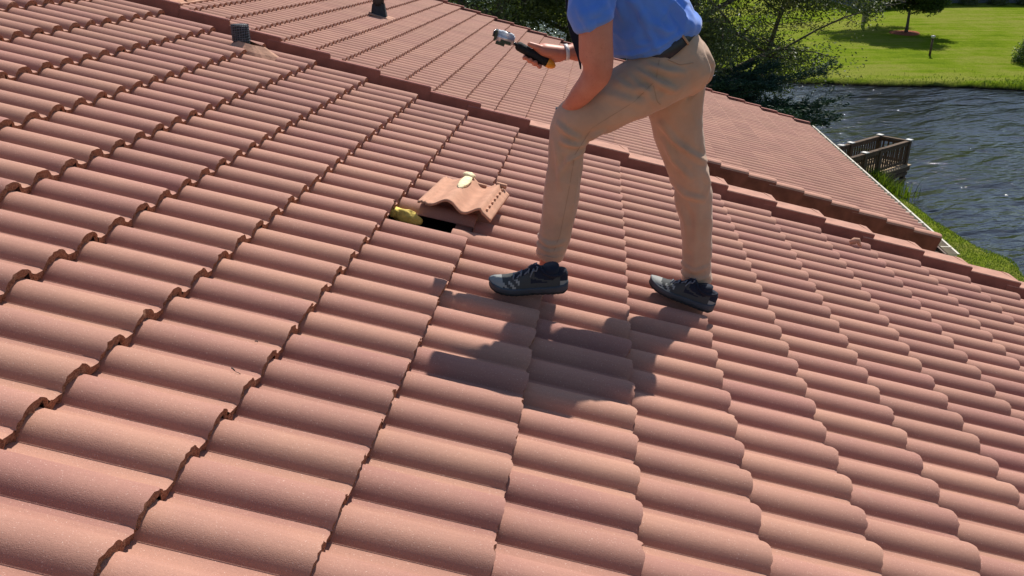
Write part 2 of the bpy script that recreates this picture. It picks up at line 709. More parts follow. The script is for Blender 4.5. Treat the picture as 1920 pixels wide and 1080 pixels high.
def bake_rake_tile(seed, inner_h, width, outer_h, roundtop=False):
    """L-shaped verge tile; x: butt at 0, upslope -0.42; y: 0 inner face, +width outwards; returns mesh"""
    rr = np.random.default_rng(seed)
    sl = 0.030 / EX
    if roundtop:
        sec = [(0.0, -outer_h), (0.0, -0.055), (0.004, -0.032), (0.016, -0.012), (0.036, -0.001), (0.06, 0.002), (0.10, 0.0), (width, -0.008), (width, -0.05)]
        mats_idx = [1, 1, 0, 0, 0, 0, 0, 0]
    else:
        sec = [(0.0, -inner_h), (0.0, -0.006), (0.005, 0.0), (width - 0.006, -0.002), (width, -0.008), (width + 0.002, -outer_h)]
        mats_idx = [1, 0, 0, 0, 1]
    mb = MB()
    n = len(sec)
    xs = [-0.42, -0.015, 0.0]
    vs = []
    for x in xs:
        for (y, z) in sec:
            xx = x + (rr.normal(0, 0.0012) if x == 0 else 0)
            if not roundtop and x == 0:
                xx -= 0.42 * y
            vs.append((xx, y, z + x * sl - (0.002 if x == 0 else 0)))
    for a in range(2):
        for k in range(n - 1):
            mb.cur = mats_idx[k]
            mb.add([vs[a * n + k], vs[a * n + k + 1], vs[(a + 1) * n + k + 1], vs[(a + 1) * n + k]], [(0, 1, 2, 3)])
    # butt end, 16 mm thick
    mb.cur = 2
    t = 0.022
    inner = []
    for k, (y, z) in enumerate(sec):
        iy = min(max(y, t), width - t)
        iz = min(z, -t) if k not in (0, n - 1) else z
        v = vs[2 * n + k]
        inner.append((v[0], iy, iz - 0.002))
    for k in range(n - 1):
        mb.add([vs[2 * n + k], vs[2 * n + k + 1], inner[k + 1], inner[k]], [(0, 1, 2, 3)])
    return mb


# ------------------------------------------------------------------ near house
GZ0 = 0.55
house1 = empty('tiled_roof_house', (1.0, 2.0, GZ0), 'house whose terracotta barrel tile roof fills the foreground, the man standing on it', 'house')
HOLE = (7, 6)                     # course, tile column of the missing tile


def near_origin(i, m):
    """tile (i, m): hole-barrel rib j = 2m (even courses) or 2m+1 (odd courses)"""
    j = 2 * m + (i % 2)
    # local y=0 is valley j-1
    return rp(O1, i * EX, -(j - 1) * PT)


cells = []
I0, I1 = -9, 26
for i in range(I0, I1):
    for m in range(0, 20):
        j = 2 * m + (i % 2)
        P = rp(O1, i * EX - 0.17, -(j + 0.3) * PT)
        x, y, z = proj(P)
        if z < 0.25:
            continue
        if not (-900 < x < 2700 and -300 < y < 1500):
            continue
        if (i, m) == HOLE or (i, m) == (HOLE[0], HOLE[1] - 1):
            continue
        cells.append((i, m, area_in_view(P, EX, 2 * PT)))
NEARA = [tile_arrays(100 + k, chip=(0.0, 0.006, 0.0, 0.003, 0.0, 0.008)[k]) for k in range(6)]
place_tiles(house1, O1, cells, NEAR_M, NEARA, [M_TILE, M_BUTT], near_origin, 299, 0.0022)
# the half tiles against the verge in odd courses: one barrel wide
half = []
vs, fs, mi, uv = NEARA[0]
keep = vs[:, 1] >= -1.30 * PT
fk = [k for k, f in enumerate(fs) if keep[f].all()]
half_me = tile_mesh('half_tile', (vs, fs[fk], mi[fk], uv), [M_TILE, M_BUTT])
for i in range(I0, I1):
    if i % 2:
        link('half_tile', half_me, house1, Matrix.Translation(Vector(rp(O1, i * EX, PT))) @ RF)

keep = vs[:, 1] >= -2.10 * PT
fk = [k for k, f in enumerate(fs) if keep[f].all()]
trim_me = tile_mesh('roof_tile', (vs, fs[fk], mi[fk], uv), [M_TILE, M_BUTT])
link('roof_tile', trim_me, house1, Matrix.Translation(Vector(near_origin(HOLE[0], HOLE[1] - 1))) @ RF)
# the near half of the gap is still covered by a single-barrel tile
link('half_tile', half_me, house1, Matrix.Translation(Vector(rp(O1, 7 * EX, -13 * PT))) @ RF)

# roof deck under the tiles (felt), with the gap between deck and tiles
dk = MB()
u0, u1, v0, v1 = I0 * EX - 0.4, I1 * EX + 0.05, -40 * PT, 0.26
a = [rp(O1, u0, v0, -0.085), rp(O1, u1, v0, -0.085), rp(O1, u1, v1, -0.085), rp(O1, u0, v1, -0.085)]
b = [p - N * 0.03 for p in a]
hl = np.array(house1.location)
dk.add([p - hl for p in a + b], [(0, 1, 2, 3), (7, 6, 5, 4), (0, 4, 5, 1), (1, 5, 6, 2), (2, 6, 7, 3), (3, 7, 4, 0)])
dk.build('roof_deck', M_FELT, house1, world=Matrix.Translation(house1.location))
# verge tiles
RK_M = []
for k in range(3):
    mb = bake_rake_tile(40 + k, 0.15, 0.17, 0.19)
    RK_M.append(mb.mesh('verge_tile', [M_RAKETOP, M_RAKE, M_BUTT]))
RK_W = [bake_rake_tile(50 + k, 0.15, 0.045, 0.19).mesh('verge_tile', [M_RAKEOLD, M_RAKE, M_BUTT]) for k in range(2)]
for i in range(I0, I1):
    rr = random.Random(i)
    P = rp(O1, i * EX + 0.055 + rr.uniform(-.004, .004), PT + 0.022 + rr.uniform(-.003, .003), 0.084 + rr.uniform(-.002, .003))
    me = (RK_M if i >= 8 else RK_W)[rr.randrange(2)]
    link('verge_tile', me, house1, Matrix.Translation(Vector(P)) @ RF @ Matrix.Rotation(rr.uniform(-.006, .006), 4, 'Z'))
# barge board and gable wall, eave fascia
gb = MB()
gb.bar(rp(O1, u0, 0.27, -0.20) - hl, rp(O1, u1, 0.27, -0.20) - hl, 0.03, 0.16, N)
gb.build('barge_board', M_WOODTRIM, house1, world=Matrix.Translation(house1.location))
wl = MB()
pts = []
for uu in (u0 + 0.3, u1 - 0.5):
    for vv in (-5.8, 0.12):
        P = rp(O1, uu, vv, -0.13)
        pts.append(P)
for (A, B) in ((pts[1], pts[3]), (pts[3], pts[2]), (pts[2], pts[0]), (pts[0], pts[1])):
    a0, b0 = A.copy(), B.copy()
    a0[2] = GZ0
    b0[2] = GZ0
    wl.add([a0 - hl, b0 - hl, B - hl, A - hl], [(0, 1, 2, 3)])
wl.build('wall', M_STUCCO, house1, world=Matrix.Translation(house1.location))

# plumbing vent wrapped in mesh with its tan flashing
vp = onplane(454, 86, O1, 0.02)
vb = MB()
top = vp + np.array([0, 0, 0.125])
vb.tube([vp - np.array([0, 0, 0.12]), vp, vp + np.array([0, 0, .06]), top, top + np.array([0, 0, 0.004])], [0.050, 0.050, 0.048, 0.049, 0.042], 20)
pipe = vb.build('vent_pipe', M_BLACKP, house1, True, Matrix.Translation((0, 0, 0)))
wr = MB()
for k in range(7):
    z = 0.035 + k * 0.014
    ring = [vp + np.array([0.0515 * math.cos(t), 0.0515 * math.sin(t), z + 0.003 * math.sin(3 * t + k)]) for t in np.linspace(0, 2 * math.pi, 25)]
    wr.tube(ring, 0.0022, 5, False)
for k in range(22):
    t = 2 * math.pi * k / 22
    wr.tube([vp + np.array([0.0520 * math.cos(t + s * .1), 0.0520 * math.sin(t + s * .1), 0.03 + s * 0.1]) for s in (0, .5, 1)], 0.0018, 4, False)
wr.build('wire_mesh', M_LEADP, pipe, True, Matrix.Translation((0, 0, 0)))
fl = MB()
ring0 = []
for r_, h_ in ((0.06, 0.035), (0.08, 0.02), (0.11, 0.0), (0.14, -0.03)):
    rg = []
    for t in np.linspace(0, 2 * math.pi, 24, endpoint=False):
        w = 1 + 0.12 * math.sin(3 * t + 1) + 0.07 * math.sin(5 * t)
        uu = r_ * w * math.cos(t) * (1.7 if math.cos(t) > 0 else 0.8) + 0.02
        rg.append(vp + U * uu + V * r_ * w * math.sin(t) * 0.8 + N * h_)
    ring0.append(rg)
for a in range(3):
    for k in range(24):
        fl.add([ring0[a][k], ring0[a][(k + 1) % 24], ring0[a + 1][(k + 1) % 24], ring0[a + 1][k]], [(3, 2, 1, 0)])
fl.build('pipe_flashing', M_MORTAR, house1, True, Matrix.Translation((0, 0, 0)))

# ------------------------------------------------------------------ far house
house2 = empty('tiled_roof_house', (2.0, 14.0, GZ0), 'lower neighbouring house, its terracotta tiled roof ending at a cream gutter by the lake', 'house')
FU0 = -1.37
FI0, FI1 = -7, 19
V_NEAR_LOW, V_NEAR_HI, V_FAR = 0.86, -1.3, 7.9
FCUT = 2.25
cells = []
nm = int((V_FAR + 1.3) / (2 * PT)) + 1
for i in range(FI0, FI1 + 1):
    u = FU0 + i * EX
    for m in range(nm):
        vt = V_FAR - 0.02 + (S0 * PT) - m * 2 * PT - (i % 2) * PT          # valley before the tile
        lim = V_NEAR_LOW if u > FCUT else V_NEAR_HI
        if vt - (2 + S0) * PT < lim - (0.04 if u > FCUT else 0.16):
            continue
        P = rp(O2, u - 0.17, vt - 1.3 * PT)
        cells.append((i, m, area_in_view(P, EX, 2 * PT)))


def far_origin(i, m):
    return rp(O2, FU0 + i * EX, V_FAR - 0.02 + S0 * PT - m * 2 * PT - (i % 2) * PT)


place_tiles(house2, O2, cells, FAR_M, FAR_A, [M_TILEF, M_BUTT], far_origin, 299, 0.0025)
h2 = np.array(house2.location)
W2 = Matrix.Translation(house2.location)
UE = FU0 + FI1 * EX
UR = FU0 + (FI0 - 1) * EX + 0.05
d2 = MB()


def slab(mb, c4, th, off):
    b4 = [p - N * th for p in c4]
    mb.add([p - off for p in c4 + b4], [(0, 1, 2, 3), (7, 6, 5, 4), (0, 4, 5, 1), (1, 5, 6, 2), (2, 6, 7, 3), (3, 7, 4, 0)])


slab(d2, [rp(O2, UR, V_NEAR_HI, -.075), rp(O2, FCUT - .2, V_NEAR_HI, -.075), rp(O2, FCUT - .2, V_FAR, -.075), rp(O2, UR, V_FAR, -.075)], 0.04, h2)
slab(d2, [rp(O2, FCUT - .2, V_NEAR_LOW + .02, -.075), rp(O2, UE - .02, V_NEAR_LOW + .02, -.075), rp(O2, UE - .02, V_FAR, -.075), rp(O2, FCUT - .2, V_FAR, -.075)], 0.04, h2)
d2.build('roof_deck', M_FELT, house2, world=W2)
# the back slope behind the ridge
UB = np.array([-U[0], -U[1], U[2]])
NB = np.cross(V, UB)
bs = MB()
c4 = [rp(O2, UR, V_NEAR_HI, -.02), rp(O2, UR, V_FAR, -.02)]
c4 = [c4[0], c4[1], c4[1] + UB * 3.6, c4[0] + UB * 3.6]
bs.add([p - h2 for p in c4], [(0, 1, 2, 3)])
for r_ in range(int((V_FAR - V_NEAR_HI) / PT)):
    A = c4[0] + V * (r_ * PT + 0.07) + NB * 0.004
    bs.tube([A - h2, A + UB * 3.6 - h2], 0.036, 6, False)
bs.build('back_slope', M_CLAY, house2, world=W2)
# verge caps with rounded tops along the near edge, verge tiles along the far edge
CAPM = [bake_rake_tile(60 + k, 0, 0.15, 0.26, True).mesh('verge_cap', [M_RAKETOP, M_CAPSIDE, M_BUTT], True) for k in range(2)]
i = 0
u = FCUT + 0.06
while u < UE + 0.12:
    rr = random.Random(900 + i)
    P = rp(O2, u + 0.02, V_NEAR_LOW - 0.07 + rr.uniform(-.004, .004), 0.125 + rr.uniform(-.002, .003))
    link('verge_cap', CAPM[i % 2], house2, Matrix.Translation(Vector(P)) @ RF)
    u += EX
    i += 1
RK2 = bake_rake_tile(45, 0.12, 0.10, 0.17).mesh('verge_tile', [M_RAKEOLD, M_RAKE, M_BUTT])
for i in range(FI0, FI1 + 1):
    P = rp(O2, FU0 + i * EX + 0.05, V_FAR - 0.0, 0.062)
    link('verge_tile', RK2, house2, Matrix.Translation(Vector(P)) @ RF)
# ridge caps
rc = []
for k in range(2):
    rr = np.random.default_rng(70 + k)
    mb = MB()
    nA = 11
    for part in (0, 1):
        mb.cur = part
        if part == 0:
            vs = []
            for y, r_ in ((0, 0.125), (0.02, 0.128), (0.42, 0.108)):
                for t in np.linspace(-0.15, math.pi + 0.15, nA):
                    vs.append((r_ * math.cos(t) + rr.normal(0, .001), y, r_ * 0.62 * math.sin(t)))
            fs = [(a * nA + q, a * nA + q + 1, (a + 1) * nA + q + 1, (a + 1) * nA + q) for a in range(2) for q in range(nA - 1)]
            mb.add(vs, fs)
        else:
            vs = []
            for r_ in (0.125, 0.103):
                for t in np.linspace(-0.15, math.pi + 0.15, nA):
                    vs.append((r_ * math.cos(t), 0.0, r_ * 0.62 * math.sin(t)))
            mb.add(vs, [(q + 1, q, nA + q, nA + q + 1) for q in range(nA - 1)])
    rc.append(mb.mesh('ridge_tile', [M_CLAY, M_BUTT], True))
v = V_NEAR_HI - 0.1
i = 0
RV = Matrix(((math.cos(PSI), V[0], 0), (-math.sin(PSI), V[1], 0), (0, V[2], 1))).to_4x4()
while v < V_FAR + 0.1:
    rr = random.Random(i + 40)
    P = rp(O2, UR + 0.02, v, -0.005 + rr.uniform(0, .004))
    link('ridge_tile', rc[i % 2], house2, Matrix.Translation(Vector(P)) @ RV @ Matrix.Rotation(rr.uniform(-.02, .02), 4, 'Z') @ Matrix.Rotation(-0.05, 4, 'X'))
    v += 0.345
    i += 1
mo = MB()
mo.bar(rp(O2, UR + 0.13, V_NEAR_HI, 0.012) - h2, rp(O2, UR + 0.13, V_FAR, 0.012) - h2, 0.05, 0.05, N)
mo.build('ridge_mortar', M_MORTAR, house2, world=W2)
# gutter (U section) along the eave, fascia, wall
gt = MB()
sec = [(0.0, 0.0), (0.0, -0.10), (0.09, -0.10), (0.11, 0.0), (0.135, 0.0), (0.135, -0.012)]
DU = np.array([math.cos(PSI), -math.sin(PSI), 0])
ga = rp(O2, UE + 0.03, V_NEAR_LOW - 0.16, -0.03)
gbp = rp(O2, UE + 0.03, V_FAR + 0.12, -0.03)
row = []
for P in (ga, gbp):
    row.append([P + DU * x + np.array([0, 0, z]) - h2 for x, z in sec])
for k in range(len(sec) - 1):
    gt.add([row[0][k], row[1][k], row[1][k + 1], row[0][k + 1]], [(0, 1, 2, 3)])
for r_ in row:
    gt.add(r_[:4], [(0, 1, 2, 3)])
gt.build('gutter', M_GUTTER, house2, world=W2)
nh = 16
for k in range(nh):
    hk = MB()
    P = ga + (gbp - ga) * (k + .5) / nh - h2
    hk.bar(P + np.array([0, 0, .004]), P + DU * 0.125 + np.array([0, 0, .004]), 0.02, 0.004)
    hk.build('gutter_strap', M_GUTTER, house2, world=W2)
fb = MB()
fb.bar(ga - DU * 0.02 + np.array([0, 0, -.09]) - h2, gbp - DU * 0.02 + np.array([0, 0, -.09]) - h2, 0.025, 0.17)
fb.bar(rp(O2, FCUT, V_NEAR_LOW - 0.02, -0.16) - h2, rp(O2, UE, V_NEAR_LOW - 0.02, -0.16) - h2, 0.025, 0.16, N)
fb.bar(rp(O2, UR, V_FAR + 0.08, -0.16) - h2, rp(O2, UE, V_FAR + 0.08, -0.16) - h2, 0.025, 0.16, N)
fb.build('fascia_board', M_WOODTRIM, house2, world=W2)
wl = MB()
crn = [(UR + .1, V_NEAR_LOW + 0.25), (UE - 0.45, V_NEAR_LOW + 0.25), (UE - 0.45, V_FAR - 0.25), (UR + .1, V_FAR - 0.25)]
cp = [rp(O2, uu, vv, -0.12) for uu, vv in crn]
for k in range(4):
    A, B = cp[k], cp[(k + 1) % 4]
    a0, b0 = A.copy(), B.copy()
    a0[2] = b0[2] = GZ0
    wl.add([a0 - h2, b0 - h2, B - h2, A - h2], [(0, 1, 2, 3)])
wl.build('wall', M_STUCCO, house2, world=W2)
# black gooseneck vent on the far roof
gp = onplane(711, 28, O2, 0.02)
gv = MB()
gv.add([gp + np.array(q) for q in [(-.12, -.10, -.05), (.12, -.10, -.09), (.12, .10, -.09), (-.12, .10, -.05), (-.085, -.07, .16), (.085, -.07, .16), (.085, .07, .16), (-.085, .07, .16)]],
       [(0, 1, 5, 4), (1, 2, 6, 5), (2, 3, 7, 6), (3, 0, 4, 7)])
gv.tube([gp + np.array(q) for q in [(0, 0, .13), (0, 0, .24), (.03, 0, .30), (.09, 0, .31), (.14, 0, .27), (.15, 0, .22)]], [.085, .085, .085, .08, .075, .075], 12)
gvo = gv.build('gooseneck_vent', M_BLACKP, house2, True, Matrix.Translation((0, 0, 0)))
fs2 = MB()
fs2.bar(gp + U * 0.02 - N * 0.005 - U * .16, gp + U * .22 - N * 0.005, 0.34, 0.02, N)
fs2.build('vent_flashing', M_MORTAR, house2, world=Matrix.Translation((0, 0, 0)))

# ------------------------------------------------------------------ lifted tile lying on the roof, foam
lt = MB()
LW, LL = 0.325, 0.41
prof = []
nP = 44
for k in range(nP):
    s = k / (nP - 1)
    x = s * LW
    # upside-down double barrel: two humps (old troughs) and two dips
    if s < 0.16:
        z = 0.004 + (0.006 if 0.03 < s < 0.055 or 0.09 < s < 0.115 else 0)
    elif s > 0.86:
        z = 0.034 - (s - 0.86) * 0.20
    else:
        q = (s - 0.16) / 0.70
        z = 0.020 - 0.024 * math.cos(q * 2 * math.pi * 1.55 + math.pi * 0.0) + 0.006 * q
        z = 0.006 + 0.037 * (0.5 - 0.5 * math.cos(q * 2 * math.pi * 1.52)) + 0.004 * q
    prof.append((x, z))
rr = np.random.default_rng(5)
rows = []
for y in (0, 0.012, 0.2, 0.395, 0.41):
    rows.append([(x + rr.normal(0, .0005), y + (rr.normal(0, .0018) if y in (0, .41) else 0), z) for x, z in prof])
top_i = []
base = len(lt.v)
vs = [p for r_ in rows for p in r_]
lt.add(vs, [(a * nP + k, a * nP + k + 1, (a + 1) * nP + k + 1, (a + 1) * nP + k) for a in range(4) for k in range(nP - 1)])
vsb = [(x, y, z - 0.011) for (x, y, z) in vs]
lt.add(vsb, [(a * nP + k + 1, a * nP + k, (a + 1) * nP + k, (a + 1) * nP + k + 1) for a in range(4) for k in range(nP - 1)])
L = len(vs)
for k in range(nP - 1):
    lt.f.append((k + 1, k, L + k, L + k + 1)); lt.m.append(0)
    lt.f.append((4 * nP + k, 4 * nP + k + 1, L + 4 * nP + k + 1, L + 4 * nP + k)); lt.m.append(0)
for a in range(4):
    lt.f.append((a * nP, (a + 1) * nP, L + (a + 1) * nP, L + a * nP)); lt.m.append(0)
    lt.f.append(((a + 1) * nP - 1, L + (a + 1) * nP - 1, L + (a + 2) * nP - 1, (a + 2) * nP - 1)); lt.m.append(0)
# head nibs and water-bar lugs
for k in range(7):
    lt.box((LW * 0.90, 0.05 + k * 0.055, 0.030), (0.008, 0.02, 0.008))
lt.box((LW * 0.50, 0.405, 0.012), (0.10, 0.018, 0.02))
lt.box((LW * 0.86, 0.405, 0.040), (0.05, 0.018, 0.02))
ex = np.array([0.95811, -0.18695, -0.21697])
ey = np.array([0.18818, 0.98202, -0.01516])
ez = np.array([0.21590, -0.02630, 0.97606])
A = np.array([-0.405, 3.337, 6.479]) + N * 0.008
LTM = Matrix(((ex[0], ey[0], ez[0], A[0]), (ex[1], ey[1], ez[1], A[1]), (ex[2], ey[2], ez[2], A[2]), (0, 0, 0, 1)))
loose = empty('roof_tile', A, 'lifted roof tile lying upside down beside the hole, yellow foam on one rib', 'roof tile')
lt.build('tile_body', M_CLAY, loose, True, LTM)
fo = MB()


def lump(mb, c, rx, ry, rz, seed, R=None, n=12):
    vs, fs = [], []
    for a in range(n + 1):
        for b_ in range(n * 2):
            th, ph = math.pi * a / n, math.pi * b_ / n
            d = np.array([math.sin(th) * math.cos(ph), math.sin(th) * math.sin(ph), math.cos(th)])
            w = 1 + 0.16 * mnoise.noise(Vector(d * 2.3) + Vector((seed, 0, 0))) + 0.08 * mnoise.noise(Vector(d * 6) + Vector((seed, 3, 0)))
            q = d * w * np.array([rx, ry, rz])
            if R is not None:
                q = R @ q
            vs.append(np.asarray(c) + q)
    m = n * 2
    for a in range(n):
        for b_ in range(m):
            fs.append((a * m + b_, a * m + (b_ + 1) % m, (a + 1) * m + (b_ + 1) % m, (a + 1) * m + b_))
    mb.add(vs, fs)


R3 = np.array(LTM)[:3, :3]
hx = LW * (0.16 + 0.70 * 0.33)
lump(fo, A + R3 @ np.array([hx, 0.30, 0.044]), 0.024, 0.11, 0.012, 3, R3)
lump(fo, A + R3 @ np.array([hx - .005, 0.395, 0.050]), 0.030, 0.026, 0.014, 4, R3)
fo.build('foam_patch', M_FOAMP, loose, True, Matrix.Translation((0, 0, 0)))
# foam in the hole
F = onplane(762, 407, O1, -0.040)
fm = MB()
RFn = np.stack([U, V, N], 1)
lump(fm, F, 0.072, 0.024, 0.034, 8, RFn, 16)
lump(fm, F - U * 0.06 + V * .005 + N * .004, 0.03, 0.026, 0.024, 12, RFn, 12)
fo2 = fm.build('foam_lump', M_FOAM, None, True)
tag(fo2, 'yellow lump of roofing foam inside the dark hole left by the missing tile', 'foam')
# small broken nub of mortar by the verge and a splash of debris on a left tile
nb = MB()
nbp = onplane(1603, 458, O1, 0.035)
nb.tube([nbp - U * .035, nbp + N * .022 - U * .01, nbp + N * .030 + U * .004, nbp + U * .03 + N * .006, nbp + U * .045], [.014, .022, .018, .010, .003], 9)
tag(nb.build('tile_chip', M_MORTAR, None, True), 'small broken chip of tile standing against the verge', 'tile chip')
tw = MB()
for (x0, y0, x1, y1, r_) in ((434, 690, 440, 695, .0018), (441, 697, 452, 702, .0009), (478, 640, 483, 641, .0014)):
    tw.tube([onplane(x0, y0, O1, .034), onplane((x0 + x1) / 2, (y0 + y1) / 2 - 1, O1, .036), onplane(x1, y1, O1, .03)], r_, 6)
tag(tw.build('twig', M_BLACKP, None, True), 'tiny dark twig lying on a tile left of the shadow', 'twig')

# ================================================================== THE MAN
def M_skin():
    t = NT('skin')
    c = t.ramp(t.noise(t.pos(), 14, 4, 0.6), [(0.3, (0.50, 0.160, 0.095)), (0.7, (0.60, 0.235, 0.150))])
    c = t.mix(t.math('MULTIPLY', t.math('GREATER_THAN', t.noise(t.pos(), 160, 2), 0.66), 0.25), c, (0.27, 0.10, 0.06))
    t.col(c)
    t.set(0.5, 0.4)
    t.b.inputs['Subsurface Weight'].default_value = 0.08
    t.b.inputs['Subsurface Radius'].default_value = (0.012, 0.005, 0.003)
    t.bump(t.noise(t.pos(), 260, 3), 0.15, 0.001)
    return t.m


def cloth(name, c, rough=0.85, weave=900, sheen=0.15, wr=0.25):
    t = NT(name)
    P = t.pos()
    f = t.noise(P, 7, 4, 0.6)
    cc = t.ramp(f, [(0.3, tuple(x * 0.88 for x in c)), (0.7, tuple(min(1, x * 1.1) for x in c))])
    t.col(cc)
    t.set(rough, 0.2)
    t.b.inputs['Sheen Weight'].default_value = sheen
    b = t.bump(t.noise(P, weave, 2, 0.6), 0.25, 0.0008)
    t.bump(t.noise(P, 26, 4, 0.55, 0.8), wr, 0.006, b)
    return t.m


M_SKIN = M_skin()
M_TROUS = cloth('khaki_twill', (0.49, 0.315, 0.215))
M_SHIRT = cloth('blue_polo_jersey', (0.095, 0.235, 0.72), 0.7, 700, 0.3)
M_BELT = simple('belt_leather', (0.018, 0.020, 0.030), 0.45, 0.5, nscale=40, namp=0.2)
M_BUCK = simple('belt_loop_khaki', (0.40, 0.26, 0.17), 0.85, 0.2)
M_HAIR = simple('hair_brown', (0.05, 0.028, 0.015), 0.6, 0.3, nscale=90, namp=0.4)
M_EYE = simple('eye_white', (0.75, 0.73, 0.7), 0.2, 0.5)
M_IRIS = simple('iris', (0.05, 0.03, 0.02), 0.2, 0.5)
M_LIP = simple('lips', (0.42, 0.14, 0.11), 0.5, 0.4)


def lofts_mesh(limbs, voxel, smooth_it=6, name='body'):
    """limbs: lists of (centre, a (in the walking plane), b (sideways)); one continuous remeshed surface"""
    mb = MB()
    SEG = 22
    for limb in limbs:
        pts = [np.asarray(p[0], float) for p in limb]
        n = len(pts)
        # resample smoothly
        rings = []
        dirs = []
        for i in range(n):
            d = pts[min(i + 1, n - 1)] - pts[max(i - 1, 0)]
            dirs.append(d / (np.linalg.norm(d) + 1e-9))

        def ring(c, d, a, b):
            lat = np.array([0, 1.0, 0])
            lat = lat - d * (lat @ d)
            if np.linalg.norm(lat) < 0.3:
                lat = np.array([1.0, 0, 0]) - d * d[0]
            lat /= np.linalg.norm(lat)
            ax = np.cross(lat, d)
            return [c + a * math.cos(t) * ax + b * math.sin(t) * lat for t in np.linspace(0, 2 * math.pi, SEG, endpoint=False)]
        a0, b0 = limb[0][1], limb[0][2]
        for ang in (0.0, 0.35, 0.7, 1.1):
            k = math.sin(ang) if ang > 0 else 0.02
            rr_ = (limb[0][3] if len(limb[0]) > 3 else min(a0, b0))
            rings.append(ring(pts[0] - dirs[0] * rr_ * math.cos(max(ang, 0.001)), dirs[0], a0 * max(k, .02), b0 * max(k, .02)))
        M = 5
        for i in range(n - 1):
            for q in range(M):
                t = q / M
                p0 = pts[max(i - 1, 0)]
                p1, p2 = pts[i], pts[i + 1]
                p3 = pts[min(i + 2, n - 1)]
                c = 0.5 * ((2 * p1) + (-p0 + p2) * t + (2 * p0 - 5 * p1 + 4 * p2 - p3) * t * t + (-p0 + 3 * p1 - 3 * p2 + p3) * t ** 3)
                w = t * t * (3 - 2 * t)
                d = dirs[i] * (1 - t) + dirs[i + 1] * t
                d /= np.linalg.norm(d)
                rings.append(ring(c, d, limb[i][1] * (1 - w) + limb[i + 1][1] * w, limb[i][2] * (1 - w) + limb[i + 1][2] * w))
        rings.append(ring(pts[-1], dirs[-1], limb[-1][1], limb[-1][2]))
        a1, b1 = limb[-1][1], limb[-1][2]
        r1 = (limb[-1][3] if len(limb[-1]) > 3 else min(a1, b1))
        for ang in (1.1, 0.7, 0.35, 0.0):
            k = max(math.sin(ang), 0.02)
            rings.append(ring(pts[-1] + dirs[-1] * r1 * math.cos(ang), dirs[-1], a1 * k, b1 * k))
        R = len(rings)
        vs = [p for r_ in rings for p in r_]
        fs = [(i * SEG + k, i * SEG + (k + 1) % SEG, (i + 1) * SEG + (k + 1) % SEG, (i + 1) * SEG + k) for i in range(R - 1) for k in range(SEG)]
        fs.append(tuple(range(SEG))[::-1])
        fs.append(tuple((R - 1) * SEG + k for k in range(SEG)))
        mb.add(vs, fs)
    me = mb.mesh(name + '_src', [M_SKIN])
    o = bpy.data.objects.new('tmp', me)
    COL.objects.link(o)
    md = o.modifiers.new('r', 'REMESH')
    md.mode = 'VOXEL'
    md.voxel_size = voxel
    md.use_smooth_shade = True
    if smooth_it:
        ms = o.modifiers.new('s', 'SMOOTH')
        ms.factor = 0.5
        ms.iterations = smooth_it
    dg = bpy.context.evaluated_depsgraph_get()
    out = bpy.data.meshes.new_from_object(o.evaluated_get(dg))
    out.name = name
    bpy.data.objects.remove(o)
    return out


def get_co(me):
    a = np.empty(len(me.vertices) * 3)
    me.vertices.foreach_get('co', a)
    nn = np.empty(len(me.vertices) * 3)
    me.vertices.foreach_get('normal', nn)
    return a.reshape(-1, 3), nn.reshape(-1, 3)


def fold(me, specs):
    """specs: (list of px points, Y of that surface, amplitude, width(m), side) ; side -1 near side only, 1 far, 0 both"""
    co, nn = get_co(me)
    disp = np.zeros(len(co))
    for pts, Yc, amp, w, side in specs:
        P = [atY(x, y, Yc)[[0, 2]] for x, y in pts]
        q = co[:, [0, 2]]
        best = np.full(len(co), 1e9)
        tt = np.zeros(len(co))
        Ls = [np.linalg.norm(P[i + 1] - P[i]) for i in range(len(P) - 1)]
        tot = sum(Ls)
        acc = 0
        for i in range(len(P) - 1):
            d = P[i + 1] - P[i]
            t = np.clip(((q - P[i]) @ d) / (d @ d), 0, 1)
            dd = np.linalg.norm(q - P[i] - t[:, None] * d, axis=1)
            m = dd < best
            best[m] = dd[m]
            tt[m] = (acc + t[m] * Ls[i]) / tot
            acc += Ls[i]
        g = np.exp(-(best / w) ** 2) - 0.45 * np.exp(-((best - 1.7 * w) / w) ** 2)
        g *= np.clip(np.sin(np.pi * np.clip(tt * 0.9 + 0.05, 0, 1)), 0, 1) ** 0.6
        if side:
            g *= np.clip(-side * -1 * (co[:, 1] - Yc) * 40 * side * side + 0.5, 0, 1) if side > 0 else np.clip(-(co[:, 1] - Yc) * 40 + 0.5, 0, 1)
        disp += 1.3 * amp * g
    co = co + nn * disp[:, None]
    me.vertices.foreach_set('co', co.ravel())
    me.update()


man = empty('person', atY(1130, 560, 3.0) * np.array([1, 1, 0]) + np.array([0, 0, 6.05]),
            'man in blue polo shirt and khaki trousers stepping up the tiled roof', 'person')
WI = Matrix.Translation((0, 0, 0))
A_ = atY
YL, YR = 2.93, 3.16        # near (left) leg and far (right) leg

